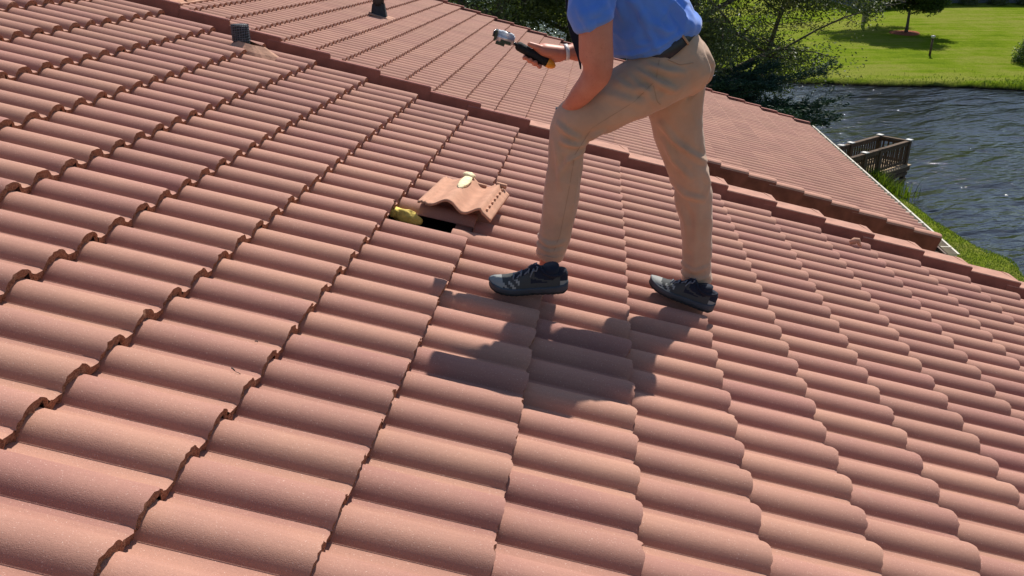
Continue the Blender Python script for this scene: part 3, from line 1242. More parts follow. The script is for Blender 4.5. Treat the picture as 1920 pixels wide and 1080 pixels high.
# --- skin: one continuous body from head to ankles
HEADC = A_(1078, -128, 3.02)
hd = np.array([-0.62, 0, -0.78])            # facing: forward and down
ax_f = np.array([-0.80, 0, -0.60])
ax_u = np.array([-0.60, 0, 0.80])
body_limbs = [
    # trunk
    [(A_(1262, 128, 3.05), .10, .15), (A_(1236, 84, 3.05), .10, .145), (A_(1205, 30, 3.05), .105, .15), (A_(1165, -25, 3.04), .11, .165), (A_(1135, -62, 3.03), .08, .15), (A_(1120, -80, 3.03), .06, .09)],
    [(A_(1125, -70, 3.03), .06, .06), (A_(1108, -92, 3.02), .055, .056), (A_(1090, -112, 3.02), .055, .058)],
    # head
    [(HEADC - ax_u * 0.05, .082, .070), (HEADC + ax_u * 0.02, .098, .078), (HEADC + ax_u * 0.075, .085, .070)],
    [(HEADC + ax_f * 0.045 - ax_u * 0.045, .045, .05), (HEADC + ax_f * 0.062 - ax_u * 0.085, .035, .036)],
    [(HEADC + ax_f * 0.088 + ax_u * 0.012, .010, .009), (HEADC + ax_f * 0.112 - ax_u * 0.022, .013, .014)],
    [(HEADC + np.array([0, .076, 0]) + ax_u * 0.015, .018, .008), (HEADC + np.array([0, .078, 0]) - ax_u * 0.02, .012, .008)],
    [(HEADC + np.array([0, -.076, 0]) + ax_u * 0.015, .018, .008), (HEADC + np.array([0, -.078, 0]) - ax_u * 0.02, .012, .008)],
    # legs
    [(A_(1262, 130, 2.98), .085, .08), (A_(1200, 165, YL), .075, .075), (A_(1090, 232, YL - .03), .050, .052), (A_(1065, 300, YL - .02), .042, .045), (A_(1050, 370, YL - .01), .05, .05), (A_(1032, 470, YL), .034, .034), (A_(1026, 505, YL), .034, .036)],
    [(A_(1262, 140, 3.14), .085, .08), (A_(1268, 220, YR), .075, .075), (A_(1293, 338, YR), .046, .048), (A_(1304, 420, YR), .042, .045), (A_(1306, 520, YR), .034, .034), (A_(1306, 552, YR), .034, .036)],
    # near arm, resting on the thigh
    [(A_(1125, -45, 2.90), .062, .060), (A_(1117, -10, 2.82), .060, .058), (A_(1117, 60, 2.79), .0565, .056), (A_(1118, 105, 2.79), .0575, .056), (A_(1119, 138, 2.79), .049, .051), (A_(1096, 170, 2.81), .040, .042), (A_(1070, 199, 2.87), .029, .031), (A_(1055, 220, 2.95), .026, .030)],
    # far arm
    [(A_(1132, -45, 3.17), .062, .06), (A_(1130, 0, 3.24), .052, .052), (A_(1132, 60, 3.26), .046, .046), (A_(1124, 90, 3.25), .043, .043), (A_(1090, 96, 3.20), .038, .036), (A_(1062, 98, 3.17), .026, .028), (A_(1050, 99, 3.165), .026, .032)],
]
# near hand: palm lying behind the knee with five fingers
hb = A_(1055, 220, 2.95)
body_limbs.append([(hb, .016, .034), (A_(1052, 240, 2.995), .017, .036), (A_(1054, 258, 3.01), .014, .036)])
for k, (dy, L) in enumerate(((-.032, .062), (-.011, .072), (.010, .068), (.031, .054))):
    b0 = A_(1056, 260, 3.02) + np.array([0, dy * .8, 0])
    body_limbs.append([(b0, .0085, .0085), (b0 + np.array([.006, dy * .1, -L * .55]), .008, .008), (b0 + np.array([.022, dy * .15, -L]), .0075, .0075)])
b0 = A_(1054, 232, 2.99) + np.array([0, -.01, 0])
body_limbs.append([(b0, .011, .011), (b0 + np.array([-.012, -.02, -.03]), .0095, .0095), (b0 + np.array([-.012, -.026, -.058]), .0085, .0085)])
# far hand: closed round the grip. Grip axis from the silver camera (left) to the orange cap (right)
G0, G1 = A_(968, 84, 3.155), A_(1026, 117, 3.155)
ga_ = (G1 - G0) / np.linalg.norm(G1 - G0)
gp_ = np.cross(ga_, np.array([0, 1.0, 0]))
if gp_[2] < 0:
    gp_ = -gp_
gy_ = np.array([0, 1.0, 0])
GR = 0.0175
palm = (G0 + G1) / 2 + ga_ * 0.020
# palm wraps the upper / right side of the grip
body_limbs.append([(A_(1052, 99, 3.165), .026, .030), (palm + ga_ * 0.020 + gp_ * 0.034 + gy_ * 0.008, .026, .034), (palm - ga_ * .012 + gp_ * 0.024 + gy_ * 0.016, .016, .026)])
body_limbs.append([(A_(1050, 104, 3.165), .024, .026), (palm + ga_ * 0.030 + gp_ * 0.012 + gy_ * 0.018, .024, .018), (palm + ga_ * .006 + gp_ * 0.004 + gy_ * 0.028, .020, .012)])
for k in range(4):
    off = ga_ * (0.028 - 0.0215 * k)
    R_ = GR + 0.0095
    c0 = palm + off
    ln = (2.05, 2.35, 2.3, 2.1)[k]
    ch = [(c0 + gy_ * (R_ + .012) + gp_ * 0.012, .0105, .0105)]
    for q in (0.0, 0.33, 0.66, 1.0):
        th = math.radians(70) - q * ln * 1.15
        ch.append((c0 + gy_ * R_ * math.sin(th) * 1.05 - gp_ * 0.0 + gp_ * R_ * math.cos(th) * -1.0 if False else
                   c0 + gy_ * (R_ * math.cos(q * ln)) * 1.02 - gp_ * (R_ * math.sin(q * ln)) * 1.02, (.0100, .0104, .0100, .0092)[k] - .0008 * q, .0096 - .0008 * q))
    body_limbs.append(ch)
body_limbs.append([(palm + ga_ * 0.016 + gp_ * 0.036 - gy_ * 0.004, .014, .014), (palm - ga_ * 0.016 + gp_ * (GR + .014) - gy_ * 0.010, .0115, .0115), (palm - ga_ * 0.044 + gp_ * (GR + .009) - gy_ * 0.008, .0098, .0098)])
bme = lofts_mesh(body_limbs, 0.0037, 3, 'body')
bme.materials.clear()
bme.materials.append(M_SKIN)
link('body', bme, man, WI)

# --- face details and hair
fd = MB()
for s in (-1, 1):
    lump(fd, HEADC + ax_f * 0.083 + ax_u * 0.018 + np.array([0, s * .031, 0]), .011, .012, .009, 1, np.stack([ax_f, np.array([0, 1., 0]), ax_u], 1), 8)
fd.build('eyes', M_EYE, man, True, WI)
fd = MB()
for s in (-1, 1):
    lump(fd, HEADC + ax_f * 0.0925 + ax_u * 0.017 + np.array([0, s * .031, 0]), .003, .005, .005, 1, np.stack([ax_f, np.array([0, 1., 0]), ax_u], 1), 6)
fd.build('irises', M_IRIS, man, True, WI)
fd = MB()
fd.tube([HEADC + ax_f * (0.100 - abs(s) * .25) - ax_u * 0.055 + np.array([0, s, 0]) for s in (-.024, -.012, 0, .012, .024)], [.003, .006, .0065, .006, .003], 8)
fd.build('mouth', M_LIP, man, True, WI)
hair = lofts_mesh([[(HEADC - ax_f * 0.030 + ax_u * 0.005, .092, .080), (HEADC - ax_f * 0.022 + ax_u * 0.055, .104, .082), (HEADC + ax_f * 0.0 + ax_u * 0.085, .092, .072)]], 0.006, 3, 'hair')
co, nn = get_co(hair)
dsp = np.array([mnoise.noise(Vector(c * 45)) * .004 + mnoise.noise(Vector(c * 110)) * .002 for c in co])
hair.vertices.foreach_set('co', (co + nn * dsp[:, None]).ravel())
hair.materials.clear()
hair.materials.append(M_HAIR)
link('hair', hair, man, WI)

# --- trousers
tr_limbs = [
    [(A_(1285, 128, 3.06), .105, .165, .09), (A_(1262, 108, 3.06), .118, .168), (A_(1243, 90, 3.055), .128, .162, .01)],
    [(A_(1273, 121, 2.985), .114, .095), (A_(1222, 152, 2.955), .110, .105), (A_(1152, 188, YL - .01), .096, .100), (A_(1100, 217, YL - .03), .090, .090), (A_(1073, 240, YL - .03), .083, .080),
     (A_(1062, 275, YL - .03), .068, .072), (A_(1060, 310, YL - .02), .063, .070), (A_(1054, 370, YL - .01), .066, .068), (A_(1043, 430, YL), .062, .066), (A_(1030, 481, YL), .056, .062, .010)],
    [(A_(1272, 130, 3.14), .112, .095), (A_(1266, 185, 3.15), .108, .100), (A_(1272, 250, YR), .096, .095), (A_(1290, 315, YR), .080, .085), (A_(1298, 345, YR), .077, .080),
     (A_(1304, 400, YR), .069, .075), (A_(1307, 455, YR), .063, .070), (A_(1306, 500, YR), .061, .068), (A_(1307, 527, YR), .063, .068, .012)],
]
tme = lofts_mesh(tr_limbs, 0.0075, 5, 'trousers')
fold(tme, [
    # knee folds of the raised leg
    ([(1092, 262), (1070, 250), (1045, 232)], 2.86, .010, .010, 0),
    ([(1098, 272), (1075, 268), (1052, 262)], 2.86, .012, .011, 0),
    ([(1096, 284), (1080, 290), (1062, 300), (1050, 325)], 2.86, .008, .010, 0),
    ([(1098, 266), (1110, 255), (1130, 246)], 2.86, .009, .010, 0),
    ([(1040, 262), (1046, 300), (1050, 350)], 2.86, .006, .010, 0),
    ([(1082, 310), (1078, 360), (1070, 410)], 2.86, .005, .012, 0),
    ([(1030, 330), (1024, 400), (1020, 455)], 2.86, .004, .012, 0),
    # crotch / hip fans
    ([(1190, 128), (1225, 150), (1262, 168), (1300, 168)], 2.88, .010, .012, -1),
    ([(1205, 118), (1245, 132), (1290, 138), (1318, 130)], 2.88, .008, .011, -1),
    ([(1230, 106), (1270, 112), (1310, 108)], 2.88, .006, .009, -1),
    ([(1180, 142), (1205, 165), (1230, 195)], 2.88, .006, .013, -1),
    ([(1150, 150), (1185, 165), (1225, 165)], 2.88, .006, .012, -1),
    ([(1120, 170), (1160, 180), (1210, 190)], 2.88, .004, .016, -1),
    # seat seam
    ([(1312, 85), (1322, 120), (1312, 160), (1290, 185)], 3.06, -.010, .007, 0),
    # far leg
    ([(1238, 230), (1262, 262), (1300, 290), (1325, 305)], 3.10, .011, .012, 0),
    ([(1246, 262), (1262, 300), (1290, 330)], 3.10, .009, .012, 0),
    ([(1320, 318), (1330, 345), (1320, 372)], 3.10, .007, .012, 0),
    ([(1262, 345), (1285, 365), (1318, 372)], 3.10, .008, .011, 0),
    ([(1268, 372), (1288, 420), (1292, 470)], 3.10, .008, .012, 0),
    ([(1310, 380), (1302, 430), (1300, 500)], 3.10, .006, .014, 0),
    ([(1278, 500), (1300, 508), (1330, 500)], 3.10, .007, .008, 0),
    ([(1275, 520), (1300, 524), (1332, 520)], 3.10, .006, .007, 0),
    ([(1005, 448), (1030, 458), (1058, 452)], 2.88, .006, .008, 0),
    ([(1004, 464), (1028, 470), (1054, 468)], 2.88, .005, .007, 0),
])
co, nn = get_co(tme)
dsp = np.array([mnoise.noise(Vector((c[0] * 9, c[1] * 9, c[2] * 5))) * .006 + mnoise.noise(Vector((c[0] * 22 + 5, c[1] * 22, c[2] * 14))) * .0028 for c in co])
rdg = np.array([1 - abs(mnoise.noise(Vector((c[0] * 13 + c[2] * 5, c[1] * 9, c[2] * 11 - c[0] * 4)))) * 3.0 for c in co])
dsp = dsp + np.clip(rdg, 0, 1) ** 2 * .0022
tme.vertices.foreach_set('co', (co + nn * dsp[:, None]).ravel())
tme.materials.clear()
tme.materials.append(M_TROUS)
tro = link('trousers', tme, man, WI)

# pocket welt and side seam as thin raised cords on the near side
def on_surface(obj_me, x, y, tree={}):
    from mathutils.bvhtree import BVHTree
    key = obj_me.name
    if key not in tree:
        tree[key] = BVHTree.FromPolygons([v.co.copy() for v in obj_me.vertices], [tuple(p.vertices) for p in obj_me.polygons])
    d = Vector(ray(x, y)).normalized()
    h = tree[key].ray_cast(Vector(CP), d)
    return None if h[0] is None else np.array(h[0]), (None if h[0] is None else np.array(h[1]))


def cord(name, me, pxs, r_, mat, parent, lift=0.0):
    mb = MB()
    P = []
    for x, y in pxs:
        p, nrm = on_surface(me, x, y)
        if p is not None:
            P.append(p + nrm * lift)
    if len(P) > 2:
        mb.tube(P, r_, 6)
        return mb.build(name, mat, parent, True, WI)


def interp(pts, n):
    t = np.linspace(0, len(pts) - 1, n)
    p = np.array(pts, float)
    return [(np.interp(q, range(len(pts)), p[:, 0]), np.interp(q, range(len(pts)), p[:, 1])) for q in t]


M_SEAM = simple('khaki_seam', (0.38, 0.24, 0.155), 0.9, 0.1)
cord('side_seam', tme, interp([(1236, 112), (1230, 150), (1190, 190), (1110, 240), (1078, 290), (1066, 360), (1050, 440), (1038, 472)], 50), 0.0009, M_SEAM, tro)
cord('pocket_welt', tme, interp([(1252, 112), (1275, 122), (1300, 118)], 16), 0.0016, M_SEAM, tro)
cord('pocket_seam', tme, interp([(1225, 160), (1232, 190), (1238, 196)], 12), 0.0012, M_SEAM, tro)
cord('cuff_hem', tme, interp([(1004, 474), (1020, 480), (1040, 484), (1055, 480)], 16), 0.0030, M_TROUS, tro, -.001)
cord('cuff_hem', tme, interp([(1276, 528), (1295, 536), (1318, 538), (1334, 532)], 16), 0.0030, M_TROUS, tro, -.001)

# --- belt: an oval band round the waist just above the trousers
wc = A_(1240, 86, 3.055)
wdir = A_(1236, 80, 3.055) - A_(1262, 118, 3.055)
wdir /= np.linalg.norm(wdir)
lat = np.array([0, 1.0, 0])
wax = np.cross(lat, wdir)
bl = MB()
SEG = 48
bands = []
for h_, k in ((-.026, 0.985), (-.026, 1.03), (.022, 1.01), (.022, .965)):
    bands.append([wc + wdir * (h_ + .006) + wax * .136 * k * math.cos(t) + lat * .168 * k * math.sin(t) for t in np.linspace(0, 2 * math.pi, SEG, endpoint=False)])
vs = [p for b_ in bands for p in b_]
bl.add(vs, [(a * SEG + k, a * SEG + (k + 1) % SEG, ((a + 1) % 4) * SEG + (k + 1) % SEG, ((a + 1) % 4) * SEG + k) for a in range(4) for k in range(SEG)])
bl.build('belt', M_BELT, man, True, WI)
lp = MB()
for t in (math.radians(-62), math.radians(-18), math.radians(-118), math.radians(60), math.radians(10)):
    for sgn in (1,):
        c = lambda h_, k: wc + wdir * h_ + wax * .137 * k * math.cos(t) + lat * .169 * k * math.sin(t)
        lp.tube([c(-.022, 1.0), c(-.018, 1.035), c(.020, 1.02), c(.026, .985)], .0045, 6)
        o_ = lp.build('belt_loop', M_BUCK, man, True, WI)
        lp = MB()

# --- shirt
sh_limbs = [
    [(A_(1222, 78, 3.055), .150, .185, .012), (A_(1214, 50, 3.05), .160, .188), (A_(1196, 12, 3.05), .158, .192), (A_(1170, -25, 3.04), .145, .198), (A_(1140, -62, 3.03), .10, .18), (A_(1122, -84, 3.03), .070, .095, .02)],
    [(A_(1128, -58, 2.93), .075, .075), (A_(1114, -20, 2.83), .074, .072), (A_(1109, 18, 2.80), .078, .074), (A_(1118, 48, 2.79), .069, .070, .008)],
    [(A_(1132, -58, 3.15), .075, .075), (A_(1130, -10, 3.22), .070, .070), (A_(1130, 30, 3.25), .068, .066, .008)],
    [(A_(1225, 60, 2.98), .10, .10), (A_(1262, 44, 3.02), .085, .12), (A_(1285, 46, 3.03), .045, .10)],
]
sme = lofts_mesh(sh_limbs, 0.0075, 4, 'shirt')
fold(sme, [
    ([(1150, -20), (1165, 40), (1160, 100)], 2.88, .009, .014, -1),
    ([(1185, 0), (1215, 40), (1250, 60), (1290, 60)], 2.88, .010, .014, -1),
    ([(1245, -10), (1275, 20), (1300, 52)], 2.88, .012, .013, 0),
    ([(1262, 5), (1285, 40), (1288, 62)], 2.88, .010, .009, 0),
    ([(1200, 30), (1222, 70), (1230, 90)], 2.88, .008, .012, -1),
    ([(1175, 60), (1195, 85), (1240, 82)], 2.88, .007, .010, -1),
    ([(1160, 110), (1190, 104), (1235, 86), (1290, 60)], 2.88, .007, .008, 0),
    ([(1085, 30), (1115, 20), (1145, 0)], 2.75, .005, .012, -1),
    ([(1080, 5), (1100, 40), (1110, 52)], 2.75, .005, .010, -1),
])
co, nn = get_co(sme)
dsp = np.array([mnoise.noise(Vector((c[0] * 8, c[1] * 8, c[2] * 6))) * .010 + mnoise.noise(Vector((c[0] * 19 + 5, c[1] * 19, c[2] * 12))) * .0035 for c in co])
rdg = np.array([1 - abs(mnoise.noise(Vector((c[0] * 10 + c[2] * 6, c[1] * 8, c[2] * 9 - c[0] * 5)))) * 3.0 for c in co])
dsp = dsp + np.clip(rdg, 0, 1) ** 2 * .005
sme.vertices.foreach_set('co', (co + nn * dsp[:, None]).ravel())
sme.materials.clear()
sme.materials.append(M_SHIRT)
sho = link('shirt', sme, man, WI)
# collar and sleeve hem
clr = MB()
nc = A_(1117, -84, 3.03)
nd = A_(1105, -100, 3.02) - A_(1125, -72, 3.03)
nd /= np.linalg.norm(nd)
nx_ = np.cross(lat, nd)
rings = []
for h_, k in ((-.02, 1.25), (.018, 1.0), (.018, 1.06), (-.012, 1.42)):
    rings.append([nc + nd * h_ + nx_ * .066 * k * math.cos(t) + lat * .07 * k * math.sin(t) for t in np.linspace(0, 2 * math.pi, 28, endpoint=False)])
clr.add([p for r_ in rings for p in r_], [(a * 28 + k, a * 28 + (k + 1) % 28, (a + 1) * 28 + (k + 1) % 28, (a + 1) * 28 + k) for a in range(3) for k in range(28)])
clr.build('collar', M_SHIRT, sho, True, WI)

# --- watch on the near wrist, pale band on the far wrist
wt = MB()


def bandring(mb, c, d, r1, r2, w, th):
    d = d / np.linalg.norm(d)
    l_ = np.array([0, 1.0, 0]) - d * d[1]
    l_ /= np.linalg.norm(l_)
    x_ = np.cross(l_, d)
    S = 24
    R_ = []
    for h_, k in ((-w / 2, 0), (-w / 2, th), (w / 2, th), (w / 2, 0)):
        R_.append([c + d * h_ + x_ * (r1 + k) * math.cos(t) + l_ * (r2 + k) * math.sin(t) for t in np.linspace(0, 2 * math.pi, S, endpoint=False)])
    mb.add([p for r_ in R_ for p in r_], [(a * S + k, a * S + (k + 1) % S, ((a + 1) % 4) * S + (k + 1) % S, ((a + 1) % 4) * S + k) for a in range(4) for k in range(S)])


wd = A_(1055, 220, 2.95) - A_(1068, 202, 2.90)
bandring(wt, A_(1058, 216, 2.935), wd, .0275, .0305, .022, .003)
wt.box(A_(1046, 212, 2.935) + np.array([-.002, 0, .0]), (.012, .034, .036))
wt.build('watch', M_BELT, man, True, WI)
wb = MB()
bandring(wb, A_(1061, 98, 3.17), A_(1050, 99, 3.165) - A_(1066, 97, 3.172), .0285, .031, .014, .002)
M_WHITE = simple('white_rubber', (0.72, 0.66, 0.62), 0.4, 0.5)
wb.build('wristband', M_WHITE, man, True, WI)

# --- shoes
M_UPG = cloth('shoe_mesh_grey', (0.055, 0.058, 0.058), 0.8, 600, 0.05, 0.15)
M_UPL = cloth('shoe_overlay_light', (0.26, 0.265, 0.25), 0.7, 600, 0.05, 0.1)
M_NAVY = cloth('shoe_dark_navy', (0.014, 0.017, 0.030), 0.8, 600, 0.05, 0.1)
M_MID = simple('shoe_midsole', (0.040, 0.050, 0.066), 0.6, 0.4, nscale=30, namp=0.15)
M_OUT = simple('shoe_outsole', (0.012, 0.012, 0.014), 0.7, 0.4)
M_LACE = simple('shoe_lace', (0.16, 0.18, 0.21), 0.8, 0.2)


def shoe(origin, fwd, upv, s, label):
    """origin: point under the heel on the sole line; fwd towards the toe"""
    fwd = np.asarray(fwd, float) / np.linalg.norm(fwd)
    z = np.asarray(upv, float)
    z = z - fwd * (z @ fwd)
    z /= np.linalg.norm(z)
    y = np.cross(z, fwd)
    M = np.eye(4)
    M[:3, 0], M[:3, 1], M[:3, 2], M[:3, 3] = fwd, y, z, origin
    W = Matrix(M.tolist())
    L = 0.285
    # stations: x, half width, sole lift (toe spring), upper height, roundness
    st = [(0.000, .020, .012, .060), (.006, .029, .006, .075), (.02, .035, .002, .088), (.05, .0365, .0, .092), (.085, .036, .0, .090), (.115, .036, .0, .091), (.14, .038, .0, .086), (.165, .042, .0, .074),
          (.19, .045, .001, .063), (.215, .046, .003, .054), (.24, .044, .007, .048), (.26, .038, .012, .042), (.275, .027, .017, .036), (.283, .014, .022, .031), (.2855, .004, .025, .027)]
    X = np.array([q[0] for q in st])
    xs = np.concatenate([np.linspace(0, .02, 6), np.linspace(.03, .25, 34), np.linspace(.256, .2855, 9)])
    hw = np.interp(xs, X, [q[1] for q in st])
    lift = np.interp(xs, X, [q[2] for q in st])
    hh = np.interp(xs, X, [q[3] for q in st])
    for a in (hw, hh):
        a[1:-1] = (a[:-2] + 2 * a[1:-1] + a[2:]) / 4
    sole_h = .028
    up = MB()
    SG = 40
    rows = []
    for x, w, l_, h_ in zip(xs, hw, lift, hh):
        r_ = []
        for k in range(SG + 1):
            t = math.pi * k / SG
            cx, cz = math.cos(t), math.sin(t)
            # tall, narrowing section
            e = 0.62 if x > .15 else 0.5
            yy = w * (abs(cx) ** e) * (1 if cx > 0 else -1)
            zz = cz ** 0.8
            nar = 1 - (0.30 if x < .15 else 0.18) * zz ** 1.5
            r_.append((x, yy * nar * .97, l_ + sole_h * .7 + (h_ - sole_h * .7) * zz))
        rows.append(r_)
    nS = SG + 1
    vs = [p for r_ in rows for p in r_]
    fs, mi = [], []
    for a in range(len(rows) - 1):
        for k in range(SG):
            xm = (xs[a] + xs[a + 1]) / 2
            zt = math.sin(math.pi * (k + .5) / SG)
            zz = rows[a][k][2]
            side = 1 if k < SG / 2 else -1
            m = 0
            # light overlay on the toe cap and stripes, dark collar, dark logo wedge on the side
            if xm > .235 and zt > 0.25:
                m = 1
            if .178 < xm < .235 and (math.sin((xm - zt * .03) * 240) > 0.35) and zt < .85:
                m = 1
            if xm < .125 and zz > .066 + .010 * math.cos(xm * 40):
                m = 2
            if .112 < xm < .20 and zt > 0.93:
                m = 2
            if .075 < xm < .135 and .045 < zz < .045 + (xm - .068) * .25 and zz < .062:
                m = 2
            if xm < .028 and .035 < zz < .075:
                m = 2 if (zz > .05) else 1
            fs.append((a * nS + k, a * nS + k + 1, (a + 1) * nS + k + 1, (a + 1) * nS + k))
            mi.append(m)
    me = np_mesh('upper', vs, np.array(fs), [M_UPG, M_UPL, M_NAVY], True, mi)
    root = link('shoe', me, man, W)
    tag(root, label)
    # padded collar rim
    cl = MB()
    pts = []
    for t in np.linspace(0, 2 * math.pi, 26):
        x = .056 + .046 * math.cos(t)
        pts.append((x, .0275 * math.sin(t), .079 + .006 * math.cos(t * 2) + (x - .05) * .10))
    cl.tube(pts, .0068, 8, False)
    cl.tube([(.098, 0, .080), (.112, 0, .094), (.128, 0, .094), (.145, 0, .082)], [.012, .013, .011, .006], 10)
    cl.build('collar', M_NAVY, root, True, W)
    # laces
    lc = MB()
    for q in range(6):
        x = .122 + q * .0135
        z0 = np.interp(x, X, [p[3] for p in st])
        w = .016 + q * .0012
        sg = 1 if q % 2 else -1
        lc.tube([(x, -w, z0 - .006), (x + .004 * sg, -w * .4, z0 + .0035), (x + .006 * sg, w * .4, z0 + .0035), (x + .010, w, z0 - .006)], .0028, 6)
    for sg in (-1, 1):
        lc.tube([(.120, 0, .098), (.112, sg * .014, .104), (.118, sg * .026, .094), (.130, sg * .018, .090), (.122, 0, .098)], .0024, 6)
        lc.tube([(.120, 0, .098), (.130, sg * .02, .093), (.140, sg * .034, .074)], .0022, 6)
    lc.build('laces', M_LACE, root, True, W)
    # midsole and outsole
    for nm_, z0, z1, grow, mat in (('midsole', .008, .029, 1.05, M_MID), ('outsole', 0.0, .0085, 1.02, M_OUT)):
        so_ = MB()
        left, right = [], []
        n = len(xs)
        ring = [(x - .002, w * grow + .002) for x, w in zip(xs, hw)] + [(x - .002, -w * grow - .002) for x, w in zip(xs[::-1], hw[::-1])]
        lf = list(lift) + list(lift[::-1])
        m = len(ring)
        bvs = []
        for lev, (zz, k) in enumerate(((z0, .95), (z0 + .004, 1.0), ((z0 + z1) / 2, .985), (z1 - .003, 1.0), (z1, .96))):
            for q, (x, yy) in enumerate(ring):
                wav = .0012 * math.sin(x * 330) if nm_ == 'outsole' else .0008 * math.sin(x * 160 + lev)
                heel = .008 if (x < .08 and zz > .02) else 0
                bvs.append(((x - .14) * (1 if k == 1 else .995) + .14, yy * k, zz + lf[q] + wav + heel * (1 - x / .08)))
        bfs = [(a * m + q, a * m + (q + 1) % m, (a + 1) * m + (q + 1) % m, (a + 1) * m + q) for a in range(4) for q in range(m)]
        so_.add(bvs, bfs)
        for lev in (0, 4):
            for q in range(n - 1):
                a0, a1, b1, b0 = lev * m + q, lev * m + q + 1, lev * m + m - 2 - q, lev * m + m - 1 - q
                so_.f.append((a0, a1, b1, b0) if lev else (b0, b1, a1, a0))
                so_.m.append(0)
        so_.build(nm_, mat, root, True, W)
    # sock
    sk = MB()
    sk.tube([(.058, 0, .05), (.06, 0, .08), (.064, 0, .098)], [.030, .030, .031], 16)
    sk.build('sock', M_NAVY, root, True, W)
    return root


# near foot: ball planted, heel lifted, sole level; far foot flat on the slope
ball = onplane(962, 545, O1, 0.038)
fwdL = np.array([-1.0, -0.10, 0.02])
fwdL /= np.linalg.norm(fwdL)
heelL = ball - fwdL * 0.195 + np.array([0, 0, 0.004])
shoe(heelL, fwdL, (0.06, -0.18, 1), 1, 'grey running shoe stepping forward with its heel lifted')
heelR = onplane(1334, 584, O1, 0.040)
toeR = onplane(1215, 536, O1, 0.040)
fwdR = (toeR - heelR) / np.linalg.norm(toeR - heelR)
shoe(heelR - N * 0.002, fwdR, N, -1, 'grey running shoe planted flat behind')

# --- black strap hanging in front of the chest
stp = MB()
sp = [(1064, -40, 5), (1063, 0, 5), (1066, 28, 7), (1072, 48, 14), (1078, 68, 17), (1083, 90, 12), (1087, 112, 6), (1089, 130, 2)]
fr, bk = [], []
for x, y, w in sp:
    fr.append((A_(x - w / 2, y, 2.94), A_(x + w / 2, y, 2.94)))
vs = []
for l_, r_ in fr:
    vs += [l_, r_, r_ + np.array([0, .012, 0]), l_ + np.array([0, .012, 0])]
fs = []
for a in range(len(fr) - 1):
    for k in range(4):
        fs.append((a * 4 + k, a * 4 + (k + 1) % 4, (a + 1) * 4 + (k + 1) % 4, (a + 1) * 4 + k))
fs += [(3, 2, 1, 0), tuple(len(vs) - 4 + k for k in range(4))]
stp.add(vs, fs)
tag(stp.build('shoulder_strap', M_NAVY, None, False), "black strap hanging in front of the man's chest, behind his bare arm", 'strap')

# ------------------------------------------------------------------ action camera on its grip
M_GRIP = simple('grip_black_foam', (0.010, 0.010, 0.011), 0.75, 0.35, nscale=90, namp=0.4, bump=0.5, bscale=300)
M_ORNG = simple('orange_cap', (0.85, 0.33, 0.02), 0.35, 0.5)
M_SILV = simple('camera_silver', (0.62, 0.62, 0.64), 0.3, 0.5, 0.6)
M_CLEARD = simple('camera_housing_dark', (0.03, 0.03, 0.035), 0.15, 0.6)
acam = empty('action_camera', G0, 'small silver action camera on a black grip with orange end cap', 'camera')
gr = MB()
gl = np.linalg.norm(G1 - G0)
gr.tube([G0, G0 + ga_ * .006, G0 + ga_ * .014, G0 + ga_ * gl * .5, G1 - ga_ * .01, G1], [GR * .55, GR * .9, GR, GR * .97, GR, GR * .98], 20)
gr.build('grip', M_GRIP, acam, True, WI)
gr = MB()
gr.tube([G1, G1 + ga_ * .012, G1 + ga_ * .026, G1 + ga_ * .034], [GR * 1.03, GR * 1.02, GR * .72, GR * .35], 20)
gr.build('end_cap', M_ORNG, acam, True, WI)
gr = MB()
gr.tube([G0 - ga_ * .018, G0 + ga_ * .002], .006, 10)
for s in (-1, 0, 1):
    gr.box(G0 - ga_ * .019 + gy_ * s * .006, (.014, .003, .016), np.stack([ga_, gy_, gp_], 1))
gr.tube([G0 - ga_ * .02 - gy_ * .014, G0 - ga_ * .02 + gy_ * .014], .004, 8)
gr.build('hinge', M_CLEARD, acam, True, WI)
cc_ = A_(948, 71, 3.15)
cf = np.array([-0.93, 0, 0.30])
cf /= np.linalg.norm(cf)
cl_ = gy_ * 0.93 + np.array([.0, 0, -.35]) * 0.0
cu = np.cross(gy_, cf)
if cu[2] < 0:
    cu = -cu
RC = np.stack([cf, gy_, cu], 1)
ca = MB()
for (c, sz) in (((0.002, 0, 0), (.070, .062, .038)), ((-.002, 0, 0), (.050, .068, .030)), ((.0, 0, .0), (.052, .056, .042))):
    ca.box(cc_ + RC @ np.array(c), sz, RC)
import bmesh
cme = ca.mesh('camera_body', M_SILV)
bm_ = bmesh.new()
bm_.from_mesh(cme)
bmesh.ops.bevel(bm_, geom=bm_.edges[:], offset=.005, segments=3, affect='EDGES')
bm_.to_mesh(cme)
bm_.free()
cme.polygons.foreach_set('use_smooth', [True] * len(cme.polygons))
link('camera_body', cme, acam, WI)
ca = MB()
ca.box(cc_ + RC @ np.array([-.004, -.033, -.012]), (.040, .004, .010), RC)
ca.build('side_screen', M_CLEARD, acam, False, WI)
ca = MB()
ca.tube([cc_ + RC @ np.array([-.005, 0, .020]), cc_ + RC @ np.array([-.005, 0, .0235])], .007, 14)
ca.build('shutter_button', M_CLEARD, acam, True, WI)
ca = MB()
ca.box(cc_ + RC @ np.array([.038, 0, 0]), (.008, .064, .038), RC)
ca.box(cc_ + RC @ np.array([.014, -.004, -.024]), (.034, .05, .010), RC)
ca.build('front_frame', M_CLEARD, acam, False, WI)
ca = MB()
ca.tube([cc_ + RC @ np.array([.042, -.014, .004]), cc_ + RC @ np.array([.050, -.014, .004])], .012, 16)
ca.build('lens', M_CLEARD, acam, True, WI)

